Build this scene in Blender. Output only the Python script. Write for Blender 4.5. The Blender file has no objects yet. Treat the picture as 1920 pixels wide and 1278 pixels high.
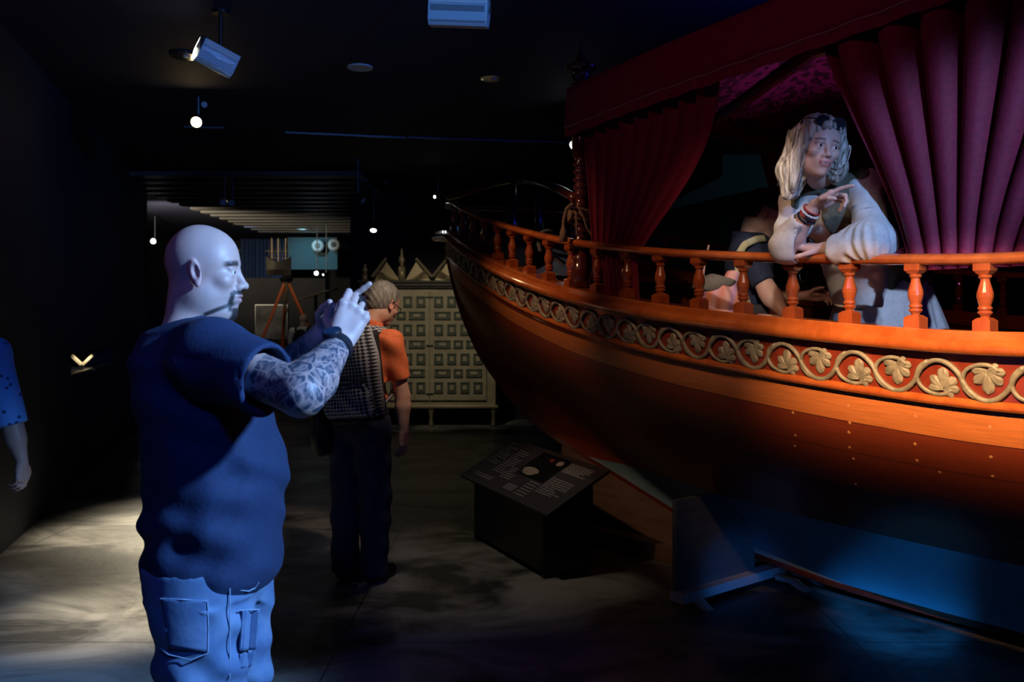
import bpy, math, random
import numpy as np
from mathutils import Vector, Matrix
R = math.radians
PI = math.pi
sc = bpy.context.scene
COL = sc.collection
random.seed(7)

# ------------------------------------------------------------------ camera
CAMZ = 1.51; F = 1707.0; CX = 960.0; HZ = 597.0      # eye height, focal length in px, horizon row
cam_d = bpy.data.cameras.new('camera'); cam = bpy.data.objects.new('camera', cam_d); COL.objects.link(cam)
cam.location = (0, 0, CAMZ); cam.rotation_euler = (R(90), 0, 0)
cam_d.sensor_width = 36; cam_d.lens = 36 * F / 1920; cam_d.shift_y = -(639 - HZ) / 1920
cam_d.clip_start = .05; cam_d.clip_end = 100
cam_d.dof.use_dof = True; cam_d.dof.focus_distance = 3.3; cam_d.dof.aperture_fstop = 5.0
sc.camera = cam
sc.view_settings.view_transform = 'Standard'; sc.view_settings.look = 'None'
sc.view_settings.gamma = 1; sc.view_settings.use_curve_mapping = False
sc.view_settings.exposure = 0.0

def P(px, py, D):                                    # a point seen at pixel (px, py) at distance D
    return Vector(((px - CX) * D / F, D, CAMZ - (py - HZ) * D / F))

# ------------------------------------------------------------------ world, room lights and added fills
w = bpy.data.worlds.new('World'); sc.world = w; w.use_nodes = True
bg = w.node_tree.nodes['Background']; bg.inputs[0].default_value = (0.05, 0.09, 0.55, 1); bg.inputs[1].default_value = 0.012

def spot(name, loc, aim, power, color, angle, blend=.5, size=.08):
    d = bpy.data.lights.new(name, 'SPOT'); d.energy = power; d.color = color
    d.spot_size = R(angle); d.spot_blend = blend; d.shadow_soft_size = size
    o = bpy.data.objects.new(name, d); COL.objects.link(o); o.location = loc
    o.rotation_euler = (Vector(aim) - Vector(loc)).to_track_quat('-Z', 'Y').to_euler()
    return o
def area(name, loc, aim, power, color, sx, sy):
    d = bpy.data.lights.new(name, 'AREA'); d.energy = power; d.color = color; d.shape = 'RECTANGLE'; d.size = sx; d.size_y = sy
    o = bpy.data.objects.new(name, d); COL.objects.link(o); o.location = loc
    o.rotation_euler = (Vector(aim) - Vector(loc)).to_track_quat('-Z', 'Y').to_euler()
    return o
BLUE = (.10, .30, 1.0); ICE = (.25, .50, 1.0); WARM = (1.0, .72, .42); CREAM = (1.0, .86, .62)
#LIGHTS
spot('blue_ceiling_spot', (2.5, 1.0, 3.05), (-.60, 2.3, 1.12), 1500, ICE, 34, .7, .10)
spot('rose_fill_spot', (-2.3, 1.0, 3.2), (-.8, 2.3, 1.45), 8, (1, .35, .55), 30, .9, .1)
spot('blue_man_fill', (.1, -.4, 2.9), (-.72, 2.3, .85), 75, (.03, .16, 1), 40, .8, .12)  # added fill from the camera side, lifts the dark shirt
WARM_AT = Vector((.05, .9, 2.95))
spot('warm_boat_spot', WARM_AT, (1.55, 3.05, 1.25), 1200, (1, .58, .30), 33, .9, .012)
spot('warm_rail_spot', (-.2, 1.9, 3.3), (.9, 3.9, 1.75), 110, (1, .60, .34), 26, .9, .05)
spot('warm_bow_spot', (-1.4, 3.6, 3.3), (.25, 5.3, 1.7), 120, (1, .55, .32), 32, .9, .05)
spot('floor_streak_spot', (-3.9, 12.2, 3.3), (-2.55, 6.2, 0), 2200, CREAM, 16, 1.0, .12)
spot('white_floor_spot', (-2.4, 7.9, 3.35), (-2.62, 6.5, 0), 1500, CREAM, 25, 1.0, .10)
spot('white_floor_spot', (-2.0, 5.6, 3.35), (-1.98, 4.7, 0), 1100, CREAM, 24, 1.0, .10)
spot('cream_floor_spot', (-.5, 4.8, 3.35), (-.2, 5.5, 0), 48, CREAM, 44, 1.0, .1)
spot('orange_man_spot', (.5, 3.6, 3.35), (-.74, 5.25, 1.4), 200, (1, .72, .5), 17, .8, .06)
spot('blue_canopy_spot', (2.9, .9, 3.2), (2.1, 3.2, 2.2), 14, (.03, .05, 1), 60, .9, .12)
spot('blue_ceiling_fill', (1.9, 4.6, 3.25), (-1.2, 6.9, 3.4), 40, (.02, .04, 1), 90, 1, .1)  # added lamp above the canopy, tints the ceiling blue
spot('violet_canopy_spot', (-.8, 1.6, 3.3), (1.1, 4.0, 2.5), 17, (1, .22, .5), 50, .9, .12)
spot('violet_underside_fill', (2.3, 5.0, 1.2), (1.6, 4.7, 3.0), 22, (.9, .30, .9), 62, .9, .05)  # added uplight hidden in the boat, brightens the canopy underside
spot('cream_bag_fill', (.3, 1.0, 2.75), (1.19, 4.62, 1.74), 260, (1, .85, .76), 9.5, .8, .04)  # added fill for the bag and the seated person
spot('blue_skirt_fill', (1.0, .2, 1.9), (1.68, 4.0, 1.50), 420, (.42, .58, 1), 9, .8, .03)  # added low fill reaching the blouse skirt through the balusters
spot('blue_lamp_fill', (1.2, 1.6, 3.0), (-1.1, 5.2, 3.14), 260, (.14, .38, 1), 40, 1, .1)  # added fill that brightens the hanging flood lamps
spot('blue_keel_spot', (1.0, 1.7, 1.4), (1.97, 4.72, .0), 420, (.02, .28, .9), 14, 1, .02)
spot('blue_cradle_spot', (1.3, 2.3, .45), (1.25, 4.9, .12), 60, (.02, .25, 1), 13, 1, .04)
spot('blue_hull_spot', (2.0, 1.5, .30), (1.85, 4.9, .3), 9, (.03, .30, .8), 40, .8, .04)
spot('blue_woman_spot', (1.6, .3, 2.95), (1.44, 3.6, 1.86), 430, (.24, .46, 1), 18, .9, .06)
spot('cream_woman_spot', (.4, 1.2, 3.25), (1.16, 3.6, 1.72), 90, (1, .82, .66), 13, .7, .05)
spot('cabinet_spot', (-1.2, 9.6, 3.35), (-1.1, 12.6, 1.45), 125, CREAM, 46, .9, .1)
spot('blue_left_spot', (-1.0, 2.6, 3.3), (-2.5, 4.4, 1.25), 34, (.03, .2, 1), 15, .9, .1)

# ------------------------------------------------------------------ materials
def nmat(name):
    m = bpy.data.materials.new(name); m.use_nodes = True
    return m, m.node_tree.nodes, m.node_tree.links, m.node_tree.nodes['Principled BSDF']
def mat(name, col, rough=.6, metal=0., col2=None, scale=8., bump=0., bscale=None, stretch=(1, 1, 1), detail=4., coat=0., sheen=0., attr=None, emis=None, estr=0., trans=0.):
    m, N, L, b = nmat(name)
    b.inputs['Base Color'].default_value = (*col, 1); b.inputs['Roughness'].default_value = rough; b.inputs['Metallic'].default_value = metal
    if coat: b.inputs['Coat Weight'].default_value = coat; b.inputs['Coat Roughness'].default_value = .12
    if sheen: b.inputs['Sheen Weight'].default_value = sheen; b.inputs['Sheen Roughness'].default_value = .35
    if trans: b.inputs['Transmission Weight'].default_value = trans
    if emis: b.inputs['Emission Color'].default_value = (*emis, 1); b.inputs['Emission Strength'].default_value = estr
    tc = N.new('ShaderNodeTexCoord'); mp = N.new('ShaderNodeMapping'); mp.inputs['Scale'].default_value = stretch
    L.new(tc.outputs['Object'], mp.inputs['Vector'])
    if col2 is not None:
        nz = N.new('ShaderNodeTexNoise'); nz.inputs['Scale'].default_value = scale; nz.inputs['Detail'].default_value = detail
        L.new(mp.outputs[0], nz.inputs['Vector'])
        rp = N.new('ShaderNodeValToRGB'); rp.color_ramp.elements[0].position = .35; rp.color_ramp.elements[1].position = .65
        rp.color_ramp.elements[0].color = (*col, 1); rp.color_ramp.elements[1].color = (*col2, 1)
        L.new(nz.outputs['Fac'], rp.inputs[0]); L.new(rp.outputs[0], b.inputs['Base Color'])
    if attr:
        at = N.new('ShaderNodeAttribute'); at.attribute_name = attr; L.new(at.outputs['Color'], b.inputs['Base Color'])
    if bump:
        nb = N.new('ShaderNodeTexNoise'); nb.inputs['Scale'].default_value = bscale or scale; nb.inputs['Detail'].default_value = 5
        L.new(mp.outputs[0], nb.inputs['Vector'])
        bp = N.new('ShaderNodeBump'); bp.inputs['Strength'].default_value = bump; bp.inputs['Distance'].default_value = .01
        L.new(nb.outputs['Fac'], bp.inputs['Height']); L.new(bp.outputs[0], b.inputs['Normal'])
    return m

# ------------------------------------------------------------------ mesh builder
class MB:
    def __init__(s): s.v = []; s.f = []; s.uv = None
    def add(s, V, Fc):
        o = len(s.v); s.v += [tuple(p) for p in V]; s.f += [tuple(i + o for i in f) for f in Fc]; return s
    def box(s, c, d, rot=None, taper=1.0):
        V = []
        for z in (-.5, .5):
            t = taper if z > 0 else 1
            for x, y in ((-.5, -.5), (.5, -.5), (.5, .5), (-.5, .5)): V.append(Vector((x * d[0] * t, y * d[1] * t, z * d[2])))
        if rot is not None: V = [rot @ p for p in V]
        c = Vector(c)
        return s.add([p + c for p in V], [(3, 2, 1, 0), (4, 5, 6, 7), (0, 1, 5, 4), (1, 2, 6, 5), (2, 3, 7, 6), (3, 0, 4, 7)])
    def lathe(s, prof, c=(0, 0, 0), n=20, rot=None):
        V = []; Fc = []
        for r, z in prof:
            for k in range(n):
                p = Vector((r * math.cos(2 * PI * k / n), r * math.sin(2 * PI * k / n), z))
                if rot is not None: p = rot @ p
                V.append(p + Vector(c))
        for i in range(len(prof) - 1):
            for k in range(n):
                a = i * n + k; b = i * n + (k + 1) % n
                Fc.append((a, b, b + n, a + n))
        Fc.append(tuple(range(n))[::-1]); Fc.append(tuple((len(prof) - 1) * n + k for k in range(n)))
        return s.add(V, Fc)
    def tube(s, pts, r, n=8, flat=1.0, up=(0, 0, 1), closed=False):
        pts = [Vector(p) for p in pts]; m = len(pts); rs = r if isinstance(r, (list, tuple, np.ndarray)) else [r] * m
        V = []; up = Vector(up)
        for i, p in enumerate(pts):
            if closed: t = pts[(i + 1) % m] - pts[i - 1]
            else: t = pts[min(i + 1, m - 1)] - pts[max(i - 1, 0)]
            t.normalize(); a = t.cross(up)
            if a.length < 1e-3: a = t.cross(Vector((1, .1, 0)))
            a.normalize(); b = a.cross(t).normalized()
            for k in range(n):
                th = 2 * PI * k / n; V.append(p + a * math.cos(th) * rs[i] * flat + b * math.sin(th) * rs[i])
        Fc = []
        for i in range(m if closed else m - 1):
            j = (i + 1) % m
            for k in range(n): Fc.append((i * n + k, i * n + (k + 1) % n, j * n + (k + 1) % n, j * n + k))
        if not closed: Fc.append(tuple(range(n))[::-1]); Fc.append(tuple((m - 1) * n + k for k in range(n)))
        return s.add(V, Fc)
    def sphere(s, c, r, n=14, m=8, rot=None):
        r = (r, r, r) if not isinstance(r, (tuple, list)) else r
        V = []; Fc = []
        for i in range(m + 1):
            ph = PI * i / m
            for k in range(n):
                th = 2 * PI * k / n; p = Vector((r[0] * math.sin(ph) * math.cos(th), r[1] * math.sin(ph) * math.sin(th), -r[2] * math.cos(ph)))
                if rot is not None: p = rot @ p
                V.append(p + Vector(c))
        for i in range(m):
            for k in range(n): Fc.append((i * n + k, i * n + (k + 1) % n, (i + 1) * n + (k + 1) % n, (i + 1) * n + k))
        return s.add(V, Fc)
    def grid(s, rows, closed_u=False):               # rows: list of equal-length point rows
        nv = len(rows[0]); V = [p for r in rows for p in r]; Fc = []
        for i in range(len(rows) - 1 + (1 if closed_u else 0)):
            i2 = (i + 1) % len(rows)
            for j in range(nv - 1): Fc.append((i * nv + j, i * nv + j + 1, i2 * nv + j + 1, i2 * nv + j))
        return s.add(V, Fc)
    def prism(s, poly, ext):                         # planar polygon of 3D points extruded by a vector
        n = len(poly); ext = Vector(ext); V = [Vector(p) for p in poly] + [Vector(p) + ext for p in poly]
        Fc = [tuple(range(n))[::-1], tuple(range(n, 2 * n))] + [(i, (i + 1) % n, n + (i + 1) % n, n + i) for i in range(n)]
        return s.add(V, Fc)

def mkobj(name, V, Fc, m, parent=None, smooth=False, colors=None, uv=None, auto=None):
    me = bpy.data.meshes.new(name); me.from_pydata([tuple(v) for v in V], [], Fc); me.update()
    o = bpy.data.objects.new(name, me); COL.objects.link(o)
    if m: me.materials.append(m)
    if smooth: me.polygons.foreach_set('use_smooth', [True] * len(me.polygons))
    if colors is not None:
        ca = me.color_attributes.new('col', 'FLOAT_COLOR', 'POINT'); ca.data.foreach_set('color', np.asarray(colors, dtype=np.float32).ravel())
    if parent is not None:
        o.parent = parent; o.matrix_parent_inverse = Matrix.Identity(4)
        base = Vector(parent.location)
        if parent.parent is not None: base = base + parent.parent.location
        o.location = -base
    return o
def rebase(o):                                       # keep world-built children simple: bake own location into the mesh
    if o.type == 'MESH' and o.location.length > 0:
        o.data.transform(Matrix.Translation(o.location)); o.location = (0, 0, 0)
def obj(name, mb, m, parent=None, smooth=False, bevel=0., solid=0., sub=0, fixn=True, local=False, **kw):
    import bmesh
    if local and parent is not None:
        o = mkobj(name, mb.v, mb.f, m, None, smooth, **kw); o.parent = parent
    else:
        o = mkobj(name, mb.v, mb.f, m, parent, smooth, **kw); rebase(o)
    if fixn:
        bm = bmesh.new(); bm.from_mesh(o.data); bmesh.ops.recalc_face_normals(bm, faces=bm.faces); bm.to_mesh(o.data); bm.free()
    if smooth == 'auto':
        pass
    if solid: md = o.modifiers.new('solid', 'SOLIDIFY'); md.thickness = solid; md.offset = 0
    if bevel: md = o.modifiers.new('bevel', 'BEVEL'); md.width = bevel; md.segments = 2; md.limit_method = 'ANGLE'; md.angle_limit = R(40)
    if sub: md = o.modifiers.new('sub', 'SUBSURF'); md.levels = sub; md.render_levels = sub
    return o
def tag(o, label=None, cat=None, group=None, kind=None):
    if label: o['label'] = label
    if cat: o['category'] = cat
    if group: o['group'] = group
    if kind: o['kind'] = kind
    return o
def thing(name, label, cat, loc=(0, 0, 0), group=None):
    o = bpy.data.objects.new(name, None); COL.objects.link(o); o.location = loc; o.empty_display_size = .1
    return tag(o, label, cat, group)
def struct(name, mb, m, **kw): return tag(obj(name, mb, m, **kw), kind='structure')
def rz(a): return Matrix.Rotation(a, 3, 'Z')
def smooth_curve(xs, ys, n=600, sig=9):
    X = np.linspace(xs[0], xs[-1], n); Y = np.interp(X, xs, ys); k = np.arange(-3 * sig, 3 * sig + 1); g = np.exp(-k * k / (2 * sig * sig)); g /= g.sum()
    pad = 3 * sig
    Yp = np.concatenate([2 * Y[0] - Y[1:pad + 1][::-1], Y, 2 * Y[-1] - Y[-pad - 1:-1][::-1]])
    Y2 = np.convolve(Yp, g, 'valid')
    return lambda x: np.interp(x, X, Y2)

# ------------------------------------------------------------------ smooth implicit bodies
class Field:
    def __init__(s, xs, ys, zs):
        s.ax = [np.asarray(a, dtype=np.float32) for a in (xs, ys, zs)]
        s.F = np.full([len(a) for a in s.ax], 1.0, dtype=np.float32)
    def _sl(s, lo, hi):
        sl = []
        for a, l, h in zip(s.ax, lo, hi):
            i = max(np.searchsorted(a, l) - 1, 0); j = min(np.searchsorted(a, h) + 1, len(a)); sl.append(slice(i, max(j, i)))
        return tuple(sl)
    def put(s, fn, lo, hi, k=.01, sub=False):
        m = k * 1.5 + .012
        sl = s._sl([v - m for v in lo], [v + m for v in hi])
        A = s.F[sl]
        if A.size == 0: return s
        X = s.ax[0][sl[0]][:, None, None]; Y = s.ax[1][sl[1]][None, :, None]; Z = s.ax[2][sl[2]][None, None, :]
        d = fn(X, Y, Z).astype(np.float32)
        if sub:
            d = -d; h = np.clip(.5 - .5 * (A - d) / k, 0, 1); s.F[sl] = A + (d - A) * h + k * h * (1 - h)
        else:
            h = np.clip(.5 + .5 * (A - d) / k, 0, 1); s.F[sl] = A + (d - A) * h - k * h * (1 - h)
        return s
    def cone(s, a, b, r1, r2, k=.01, sub=False):
        a = np.array(a, float); b = np.array(b, float); ba = b - a; L = max(float(ba @ ba), 1e-9); r = max(r1, r2)
        def fn(X, Y, Z):
            t = np.clip(((X - a[0]) * ba[0] + (Y - a[1]) * ba[1] + (Z - a[2]) * ba[2]) / L, 0, 1)
            return np.sqrt((X - a[0] - t * ba[0]) ** 2 + (Y - a[1] - t * ba[1]) ** 2 + (Z - a[2] - t * ba[2]) ** 2) - (r1 + (r2 - r1) * t)
        return s.put(fn, np.minimum(a, b) - r, np.maximum(a, b) + r, k, sub)
    def chain(s, pts, rs, k=.01):
        for i in range(len(pts) - 1): s.cone(pts[i], pts[i + 1], rs[i], rs[i + 1], k)
        return s
    def ell(s, c, r, rot=None, k=.01, sub=False):
        c = np.array(c, float); M = np.array(rot if rot is not None else np.eye(3), float); mr = min(r); e = np.sqrt((M ** 2) @ (np.array(r) ** 2))
        def fn(X, Y, Z):
            x = X - c[0]; y = Y - c[1]; z = Z - c[2]
            u = (M[0, 0] * x + M[1, 0] * y + M[2, 0] * z) / r[0]; v = (M[0, 1] * x + M[1, 1] * y + M[2, 1] * z) / r[1]; q = (M[0, 2] * x + M[1, 2] * y + M[2, 2] * z) / r[2]
            n = np.sqrt(u * u + v * v + q * q) + 1e-6
            g = np.sqrt((u / r[0]) ** 2 + (v / r[1]) ** 2 + (q / r[2]) ** 2) + 1e-6
            return n * (n - 1) / g
        return s.put(fn, c - e, c + e, k, sub)
    def loft(s, secs, k=.02, sub=False, pw=2.0):     # secs: (z, cx, cy, rx, ry, yaw)
        S = np.array([list(q) + [0] * (6 - len(q)) for q in secs], float); S = S[np.argsort(S[:, 0])]
        zz = np.linspace(S[0, 0], S[-1, 0], 200)
        C = [np.interp(zz, S[:, 0], S[:, i]) for i in range(1, 6)]
        g = np.exp(-np.linspace(-2, 2, 13) ** 2); g /= g.sum()
        C = [np.convolve(np.pad(c, 6, mode='edge'), g, 'valid') for c in C]
        rm = S[:, 3:5].max()
        def fn(X, Y, Z):
            cx, cy, rx, ry, yw = [np.interp(Z, zz, c) for c in C]
            x = X - cx; y = Y - cy; c_ = np.cos(yw); s_ = np.sin(yw)
            u = np.abs(x * c_ + y * s_) / rx; v = np.abs(-x * s_ + y * c_) / ry
            n = (u ** pw + v ** pw) ** (1 / pw)
            d = (n - 1) * np.minimum(rx, ry)
            dz = np.maximum(S[0, 0] - Z, Z - S[-1, 0])
            return np.maximum(d, dz)
        lo = [S[:, 1].min() - rm, S[:, 2].min() - rm, S[0, 0]]; hi = [S[:, 1].max() + rm, S[:, 2].max() + rm, S[-1, 0]]
        return s.put(fn, lo, hi, k, sub)
    def disp(s, fn, lo, hi):
        sl = s._sl(lo, hi)
        X = s.ax[0][sl[0]][:, None, None]; Y = s.ax[1][sl[1]][None, :, None]; Z = s.ax[2][sl[2]][None, None, :]
        s.F[sl] = s.F[sl] + fn(X, Y, Z).astype(np.float32); return s
    def clip(s, n, p, k=.0):                          # keep only the side the normal points away from
        n = np.array(n, float); n /= np.linalg.norm(n); X = s.ax[0][:, None, None]; Y = s.ax[1][None, :, None]; Z = s.ax[2][None, None, :]
        s.F = np.maximum(s.F, (n[0] * (X - p[0]) + n[1] * (Y - p[1]) + n[2] * (Z - p[2])).astype(np.float32)); return s
    def nets(s):
        Fv = s.F
        for ax in range(3):
            sl = [slice(None)] * 3; sl[ax] = 0; Fv[tuple(sl)] = np.maximum(Fv[tuple(sl)], .01); sl[ax] = -1; Fv[tuple(sl)] = np.maximum(Fv[tuple(sl)], .01)
        I = Fv < 0; nx, ny, nz = I.shape
        cnt = np.zeros((nx - 1, ny - 1, nz - 1), np.int8)
        for a in (0, 1):
            for b in (0, 1):
                for c in (0, 1): cnt += I[a:nx - 1 + a, b:ny - 1 + b, c:nz - 1 + c]
        act = (cnt > 0) & (cnt < 8); ii, jj, kk = np.nonzero(act)
        idx = np.full(act.shape, -1, np.int64); idx[ii, jj, kk] = np.arange(len(ii))
        acc = np.zeros((len(ii), 3)); num = np.zeros(len(ii))
        for ax in range(3):
            o1, o2 = [q for q in range(3) if q != ax]
            for u in (0, 1):
                for v in (0, 1):
                    d0 = [0, 0, 0]; d0[o1] = u; d0[o2] = v; d1 = list(d0); d1[ax] = 1
                    i0 = (ii + d0[0], jj + d0[1], kk + d0[2]); i1 = (ii + d1[0], jj + d1[1], kk + d1[2])
                    f0 = Fv[i0]; f1 = Fv[i1]; m = (f0 < 0) != (f1 < 0)
                    t = np.where(m, f0 / np.where(m, f0 - f1, 1), 0)
                    for q in range(3):
                        p0 = s.ax[q][i0[q]]; p1 = s.ax[q][i1[q]]; acc[:, q] += np.where(m, p0 + (p1 - p0) * t, 0)
                    num += m
        V = acc / num[:, None]; Q = []
        for ax in range(3):
            o1, o2 = [q for q in range(3) if q != ax]
            a = [slice(1, -1)] * 3; a[ax] = slice(0, -1); b = [slice(1, -1)] * 3; b[ax] = slice(1, None)
            A = I[tuple(a)]; B = I[tuple(b)]; X = np.nonzero(A != B); fl = A[X]
            g = [X[0] + 1, X[1] + 1, X[2] + 1]; g[ax] = X[ax]
            def cell(d1, d2):
                c = list(g); c[o1] = g[o1] + d1; c[o2] = g[o2] + d2; return idx[c[0], c[1], c[2]]
            q = np.stack([cell(-1, -1), cell(0, -1), cell(0, 0), cell(-1, 0)], 1)
            if ax == 1: fl = ~fl
            q[~fl] = q[~fl][:, ::-1]; Q.append(q)
        Q = np.concatenate(Q)
        return V, Q
    def mesh(s, name, m, parent=None, color=None, relax=1):
        V, Q = s.nets()
        E = np.concatenate([Q[:, [0, 1]], Q[:, [1, 2]], Q[:, [2, 3]], Q[:, [3, 0]]]); n = len(V)
        for _ in range(relax):
            deg = np.bincount(E[:, 0], minlength=n) + np.bincount(E[:, 1], minlength=n) + 1e-9
            W = np.stack([(np.bincount(E[:, 0], V[E[:, 1], q], n) + np.bincount(E[:, 1], V[E[:, 0], q], n)) / deg for q in range(3)], 1)
            V = V + (W - V) * .5
        base = Vector((0, 0, 0))
        if parent is not None:
            base = Vector(parent.location)
            if parent.parent is not None: base = base + parent.parent.location
        cols = None
        if color is not None:
            c = color(V); cols = c if c.shape[1] == 4 else np.concatenate([c, np.zeros((n, 1))], 1)
        Vb = V - np.array(base)
        me = bpy.data.meshes.new(name); me.vertices.add(n); me.vertices.foreach_set('co', Vb.astype(np.float32).ravel())
        me.loops.add(len(Q) * 4); me.loops.foreach_set('vertex_index', Q.astype(np.int32).ravel())
        me.polygons.add(len(Q)); me.polygons.foreach_set('loop_start', np.arange(0, len(Q) * 4, 4, dtype=np.int32))
        me.polygons.foreach_set('use_smooth', np.ones(len(Q), bool))
        me.update(calc_edges=True); me.validate()
        if cols is not None:
            ca = me.color_attributes.new('col', 'FLOAT_COLOR', 'POINT'); ca.data.foreach_set('color', cols.astype(np.float32).ravel())
        me.materials.append(m)
        o = bpy.data.objects.new(name, me); COL.objects.link(o)
        if parent is not None: o.parent = parent
        return o
def axis(segs):                                      # [(start, end, step), ...] -> increasing grid line positions
    out = []
    for a, b, h in segs:
        n = max(int(round((b - a) / h)), 1); out += list(np.linspace(a, b, n, endpoint=False))
    out.append(segs[-1][1]); return np.array(out)
# ------------------------------------------------------------------ room shell
def floor_mat():
    m, N, L, b = nmat('polished_concrete')
    tc = N.new('ShaderNodeTexCoord'); mp = N.new('ShaderNodeMapping'); mp.inputs['Scale'].default_value = (.8, 1.0, 1); L.new(tc.outputs['Object'], mp.inputs[0])
    n1 = N.new('ShaderNodeTexNoise'); n1.inputs['Scale'].default_value = 1.6; n1.inputs['Detail'].default_value = 9; n1.inputs['Roughness'].default_value = .62; n1.inputs['Distortion'].default_value = .8
    L.new(mp.outputs[0], n1.inputs['Vector'])
    rp = N.new('ShaderNodeValToRGB'); e = rp.color_ramp.elements; e[0].position = .40; e[0].color = (.035, .035, .035, 1); e[1].position = .60; e[1].color = (.30, .29, .27, 1)
    L.new(n1.outputs['Fac'], rp.inputs[0])
    br = N.new('ShaderNodeTexBrick'); br.offset = 0; br.inputs['Scale'].default_value = 1; br.inputs['Brick Width'].default_value = 2.4; br.inputs['Row Height'].default_value = 2.4; br.inputs['Mortar Size'].default_value = .005
    br.inputs['Color1'].default_value = (1, 1, 1, 1); br.inputs['Color2'].default_value = (.9, .9, .9, 1); br.inputs['Mortar'].default_value = (.3, .3, .3, 1)
    m2 = N.new('ShaderNodeMapping'); m2.inputs['Location'].default_value = (.8, .55, 0); L.new(tc.outputs['Object'], m2.inputs[0]); L.new(m2.outputs[0], br.inputs['Vector'])
    mx = N.new('ShaderNodeMix'); mx.data_type = 'RGBA'; mx.blend_type = 'MULTIPLY'; mx.inputs[0].default_value = 1
    L.new(rp.outputs[0], mx.inputs[6]); L.new(br.outputs['Color'], mx.inputs[7]); L.new(mx.outputs[2], b.inputs['Base Color'])
    r2 = N.new('ShaderNodeMapRange'); r2.inputs['To Min'].default_value = .46; r2.inputs['To Max'].default_value = .30; L.new(n1.outputs['Fac'], r2.inputs[0]); L.new(r2.outputs[0], b.inputs['Roughness'])
    n2 = N.new('ShaderNodeTexNoise'); n2.inputs['Scale'].default_value = 14; n2.inputs['Detail'].default_value = 6; L.new(tc.outputs['Object'], n2.inputs['Vector'])
    bp = N.new('ShaderNodeBump'); bp.inputs['Strength'].default_value = .12; bp.inputs['Distance'].default_value = .02; L.new(n2.outputs['Fac'], bp.inputs['Height']); L.new(bp.outputs[0], b.inputs['Normal'])
    return m
M_floor = floor_mat()
M_dark = mat('black_paint', (.012, .013, .02), .7, col2=(.018, .02, .03), scale=3)
M_ceil = mat('blue_glow_ceiling', (.014, .018, .055), .75, col2=(.018, .022, .065), scale=3)  # dark ceiling with a blue light tint put into its colour
M_navy = mat('dark_navy_wall', (.007, .009, .026), .75, col2=(.010, .013, .034), scale=2)
M_teal = mat('teal_wall', (.05, .12, .15), .8)
M_slat = mat('painted_ceiling_slats', (.10, .10, .10), .5)
M_black = mat('black_plastic', (.012, .012, .014), .4)
M_steel = mat('brushed_steel', (.55, .57, .6), .32, 1.0)
M_white = mat('white_powder_coat', (.6, .62, .66), .4)
M_chrome = mat('chrome', (.8, .8, .82), .12, 1.0)
M_glow = mat('warm_lamp_glass', (1, 1, 1), .3, emis=(1.0, .72, .35), estr=30)
M_glow2 = mat('white_lamp_glass', (1, 1, 1), .3, emis=(.95, .95, 1.0), estr=14)

CEIL = 3.4
mb = MB(); mb.box((1, 9.5, -.05), (20, 29, .1)); struct('floor', mb, M_floor)
mb = MB(); mb.box((1, 9.5, CEIL + .05), (20, 29, .1)); struct('ceiling', mb, M_ceil)
mb = MB(); mb.box((1, 22.1, 1.7), (20, .2, 3.6)); struct('wall_back', mb, M_dark)
mb = MB(); mb.box((1, -4.9, 1.7), (20, .2, 3.6)); struct('wall_front', mb, M_dark)
mb = MB(); mb.box((-8.9, 9.5, 1.7), (.2, 29, 3.6)); struct('wall_left', mb, M_dark)
mb = MB(); mb.box((10.9, 9.5, 1.7), (.2, 29, 3.6)); struct('wall_right', mb, M_dark)
# dark partition along the left, with a small lit display niche cut into it
A = Vector((-3.05, 5.0, 0)); B = Vector((-5.17, 12.75, 0)); dAB = (B - A).normalized(); nAB = Vector((-dAB.y, dAB.x, 0))    # nAB points left (away)
def onw(u, z, off=0): p = A + dAB * u + nAB * off; return Vector((p.x, p.y, z))
LW = (B - A).length
def u_at(px): k = (px - CX) / F; return (k * A.y - A.x) / (dAB.x - k * dAB.y)
u0, u1 = u_at(133), u_at(212)
D0 = onw(u0, 0).y; D1 = onw(u1, 0).y
zt = CAMZ - (655 - HZ) * (D0 + D1) / 2 / F; zb = CAMZ - (693 - HZ) * (D0 + D1) / 2 / F
mb = MB()
def wallbox(ua, ub, za, zb_, off0=0, th=.9):
    mb.prism([onw(ua, za, off0), onw(ub, za, off0), onw(ub, zb_, off0), onw(ua, zb_, off0)], nAB * th)
wallbox(0, u0, 0, CEIL); wallbox(u1, LW, 0, CEIL); wallbox(u0, u1, 0, zb); wallbox(u0, u1, zt, CEIL); wallbox(u0, u1, zb, zt, .5, .4)
struct('wall_partition_left', mb, M_navy)
# display niche: shelf line, open book stand
c = onw((u0 + u1) / 2 + .1, zb, .13)
t = thing('book_stand', 'open book shown on a small black stand inside the lit wall niche', 'book', (c.x, c.y, zb))
M_paper = mat('aged_paper', (.62, .52, .34), .8)
ang = math.atan2(dAB.y, dAB.x)
mb = MB()
Rr = rz(R(18))
for sgn in (-1, 1):
    mb.box(c + Rr @ Vector((sgn * .052, 0, .095)), (.030, .10, .14), Rr @ Matrix.Rotation(R(44) * sgn, 3, 'Y'))
obj('page_block', mb, M_paper, t, bevel=.004)
mb = MB(); mb.box(c + Vector((0, 0, .012)), (.2, .12, .02), Rr); mb.box(c + Vector((0, 0, .03)), (.06, .08, .03), Rr); obj('stand', mb, M_black, t, bevel=.003)
c2 = onw(u0 + .30, zb, .10)
mb = MB(); mb.box(c2 + Vector((0, 0, .082)), (.03, .12, .16), Rr); tag(obj('book', mb, mat('blue_cover', (.05, .2, .5), .5), bevel=.004), 'blue covered book upright at the left end of the wall niche', 'book')
mb = MB(); mb.prism([onw(u0 + .02, zb + .004, .02), onw(u1 - .02, zb + .004, .02), onw(u1 - .02, zb + .014, .02), onw(u0 + .02, zb + .014, .02)], nAB * .06)
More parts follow.
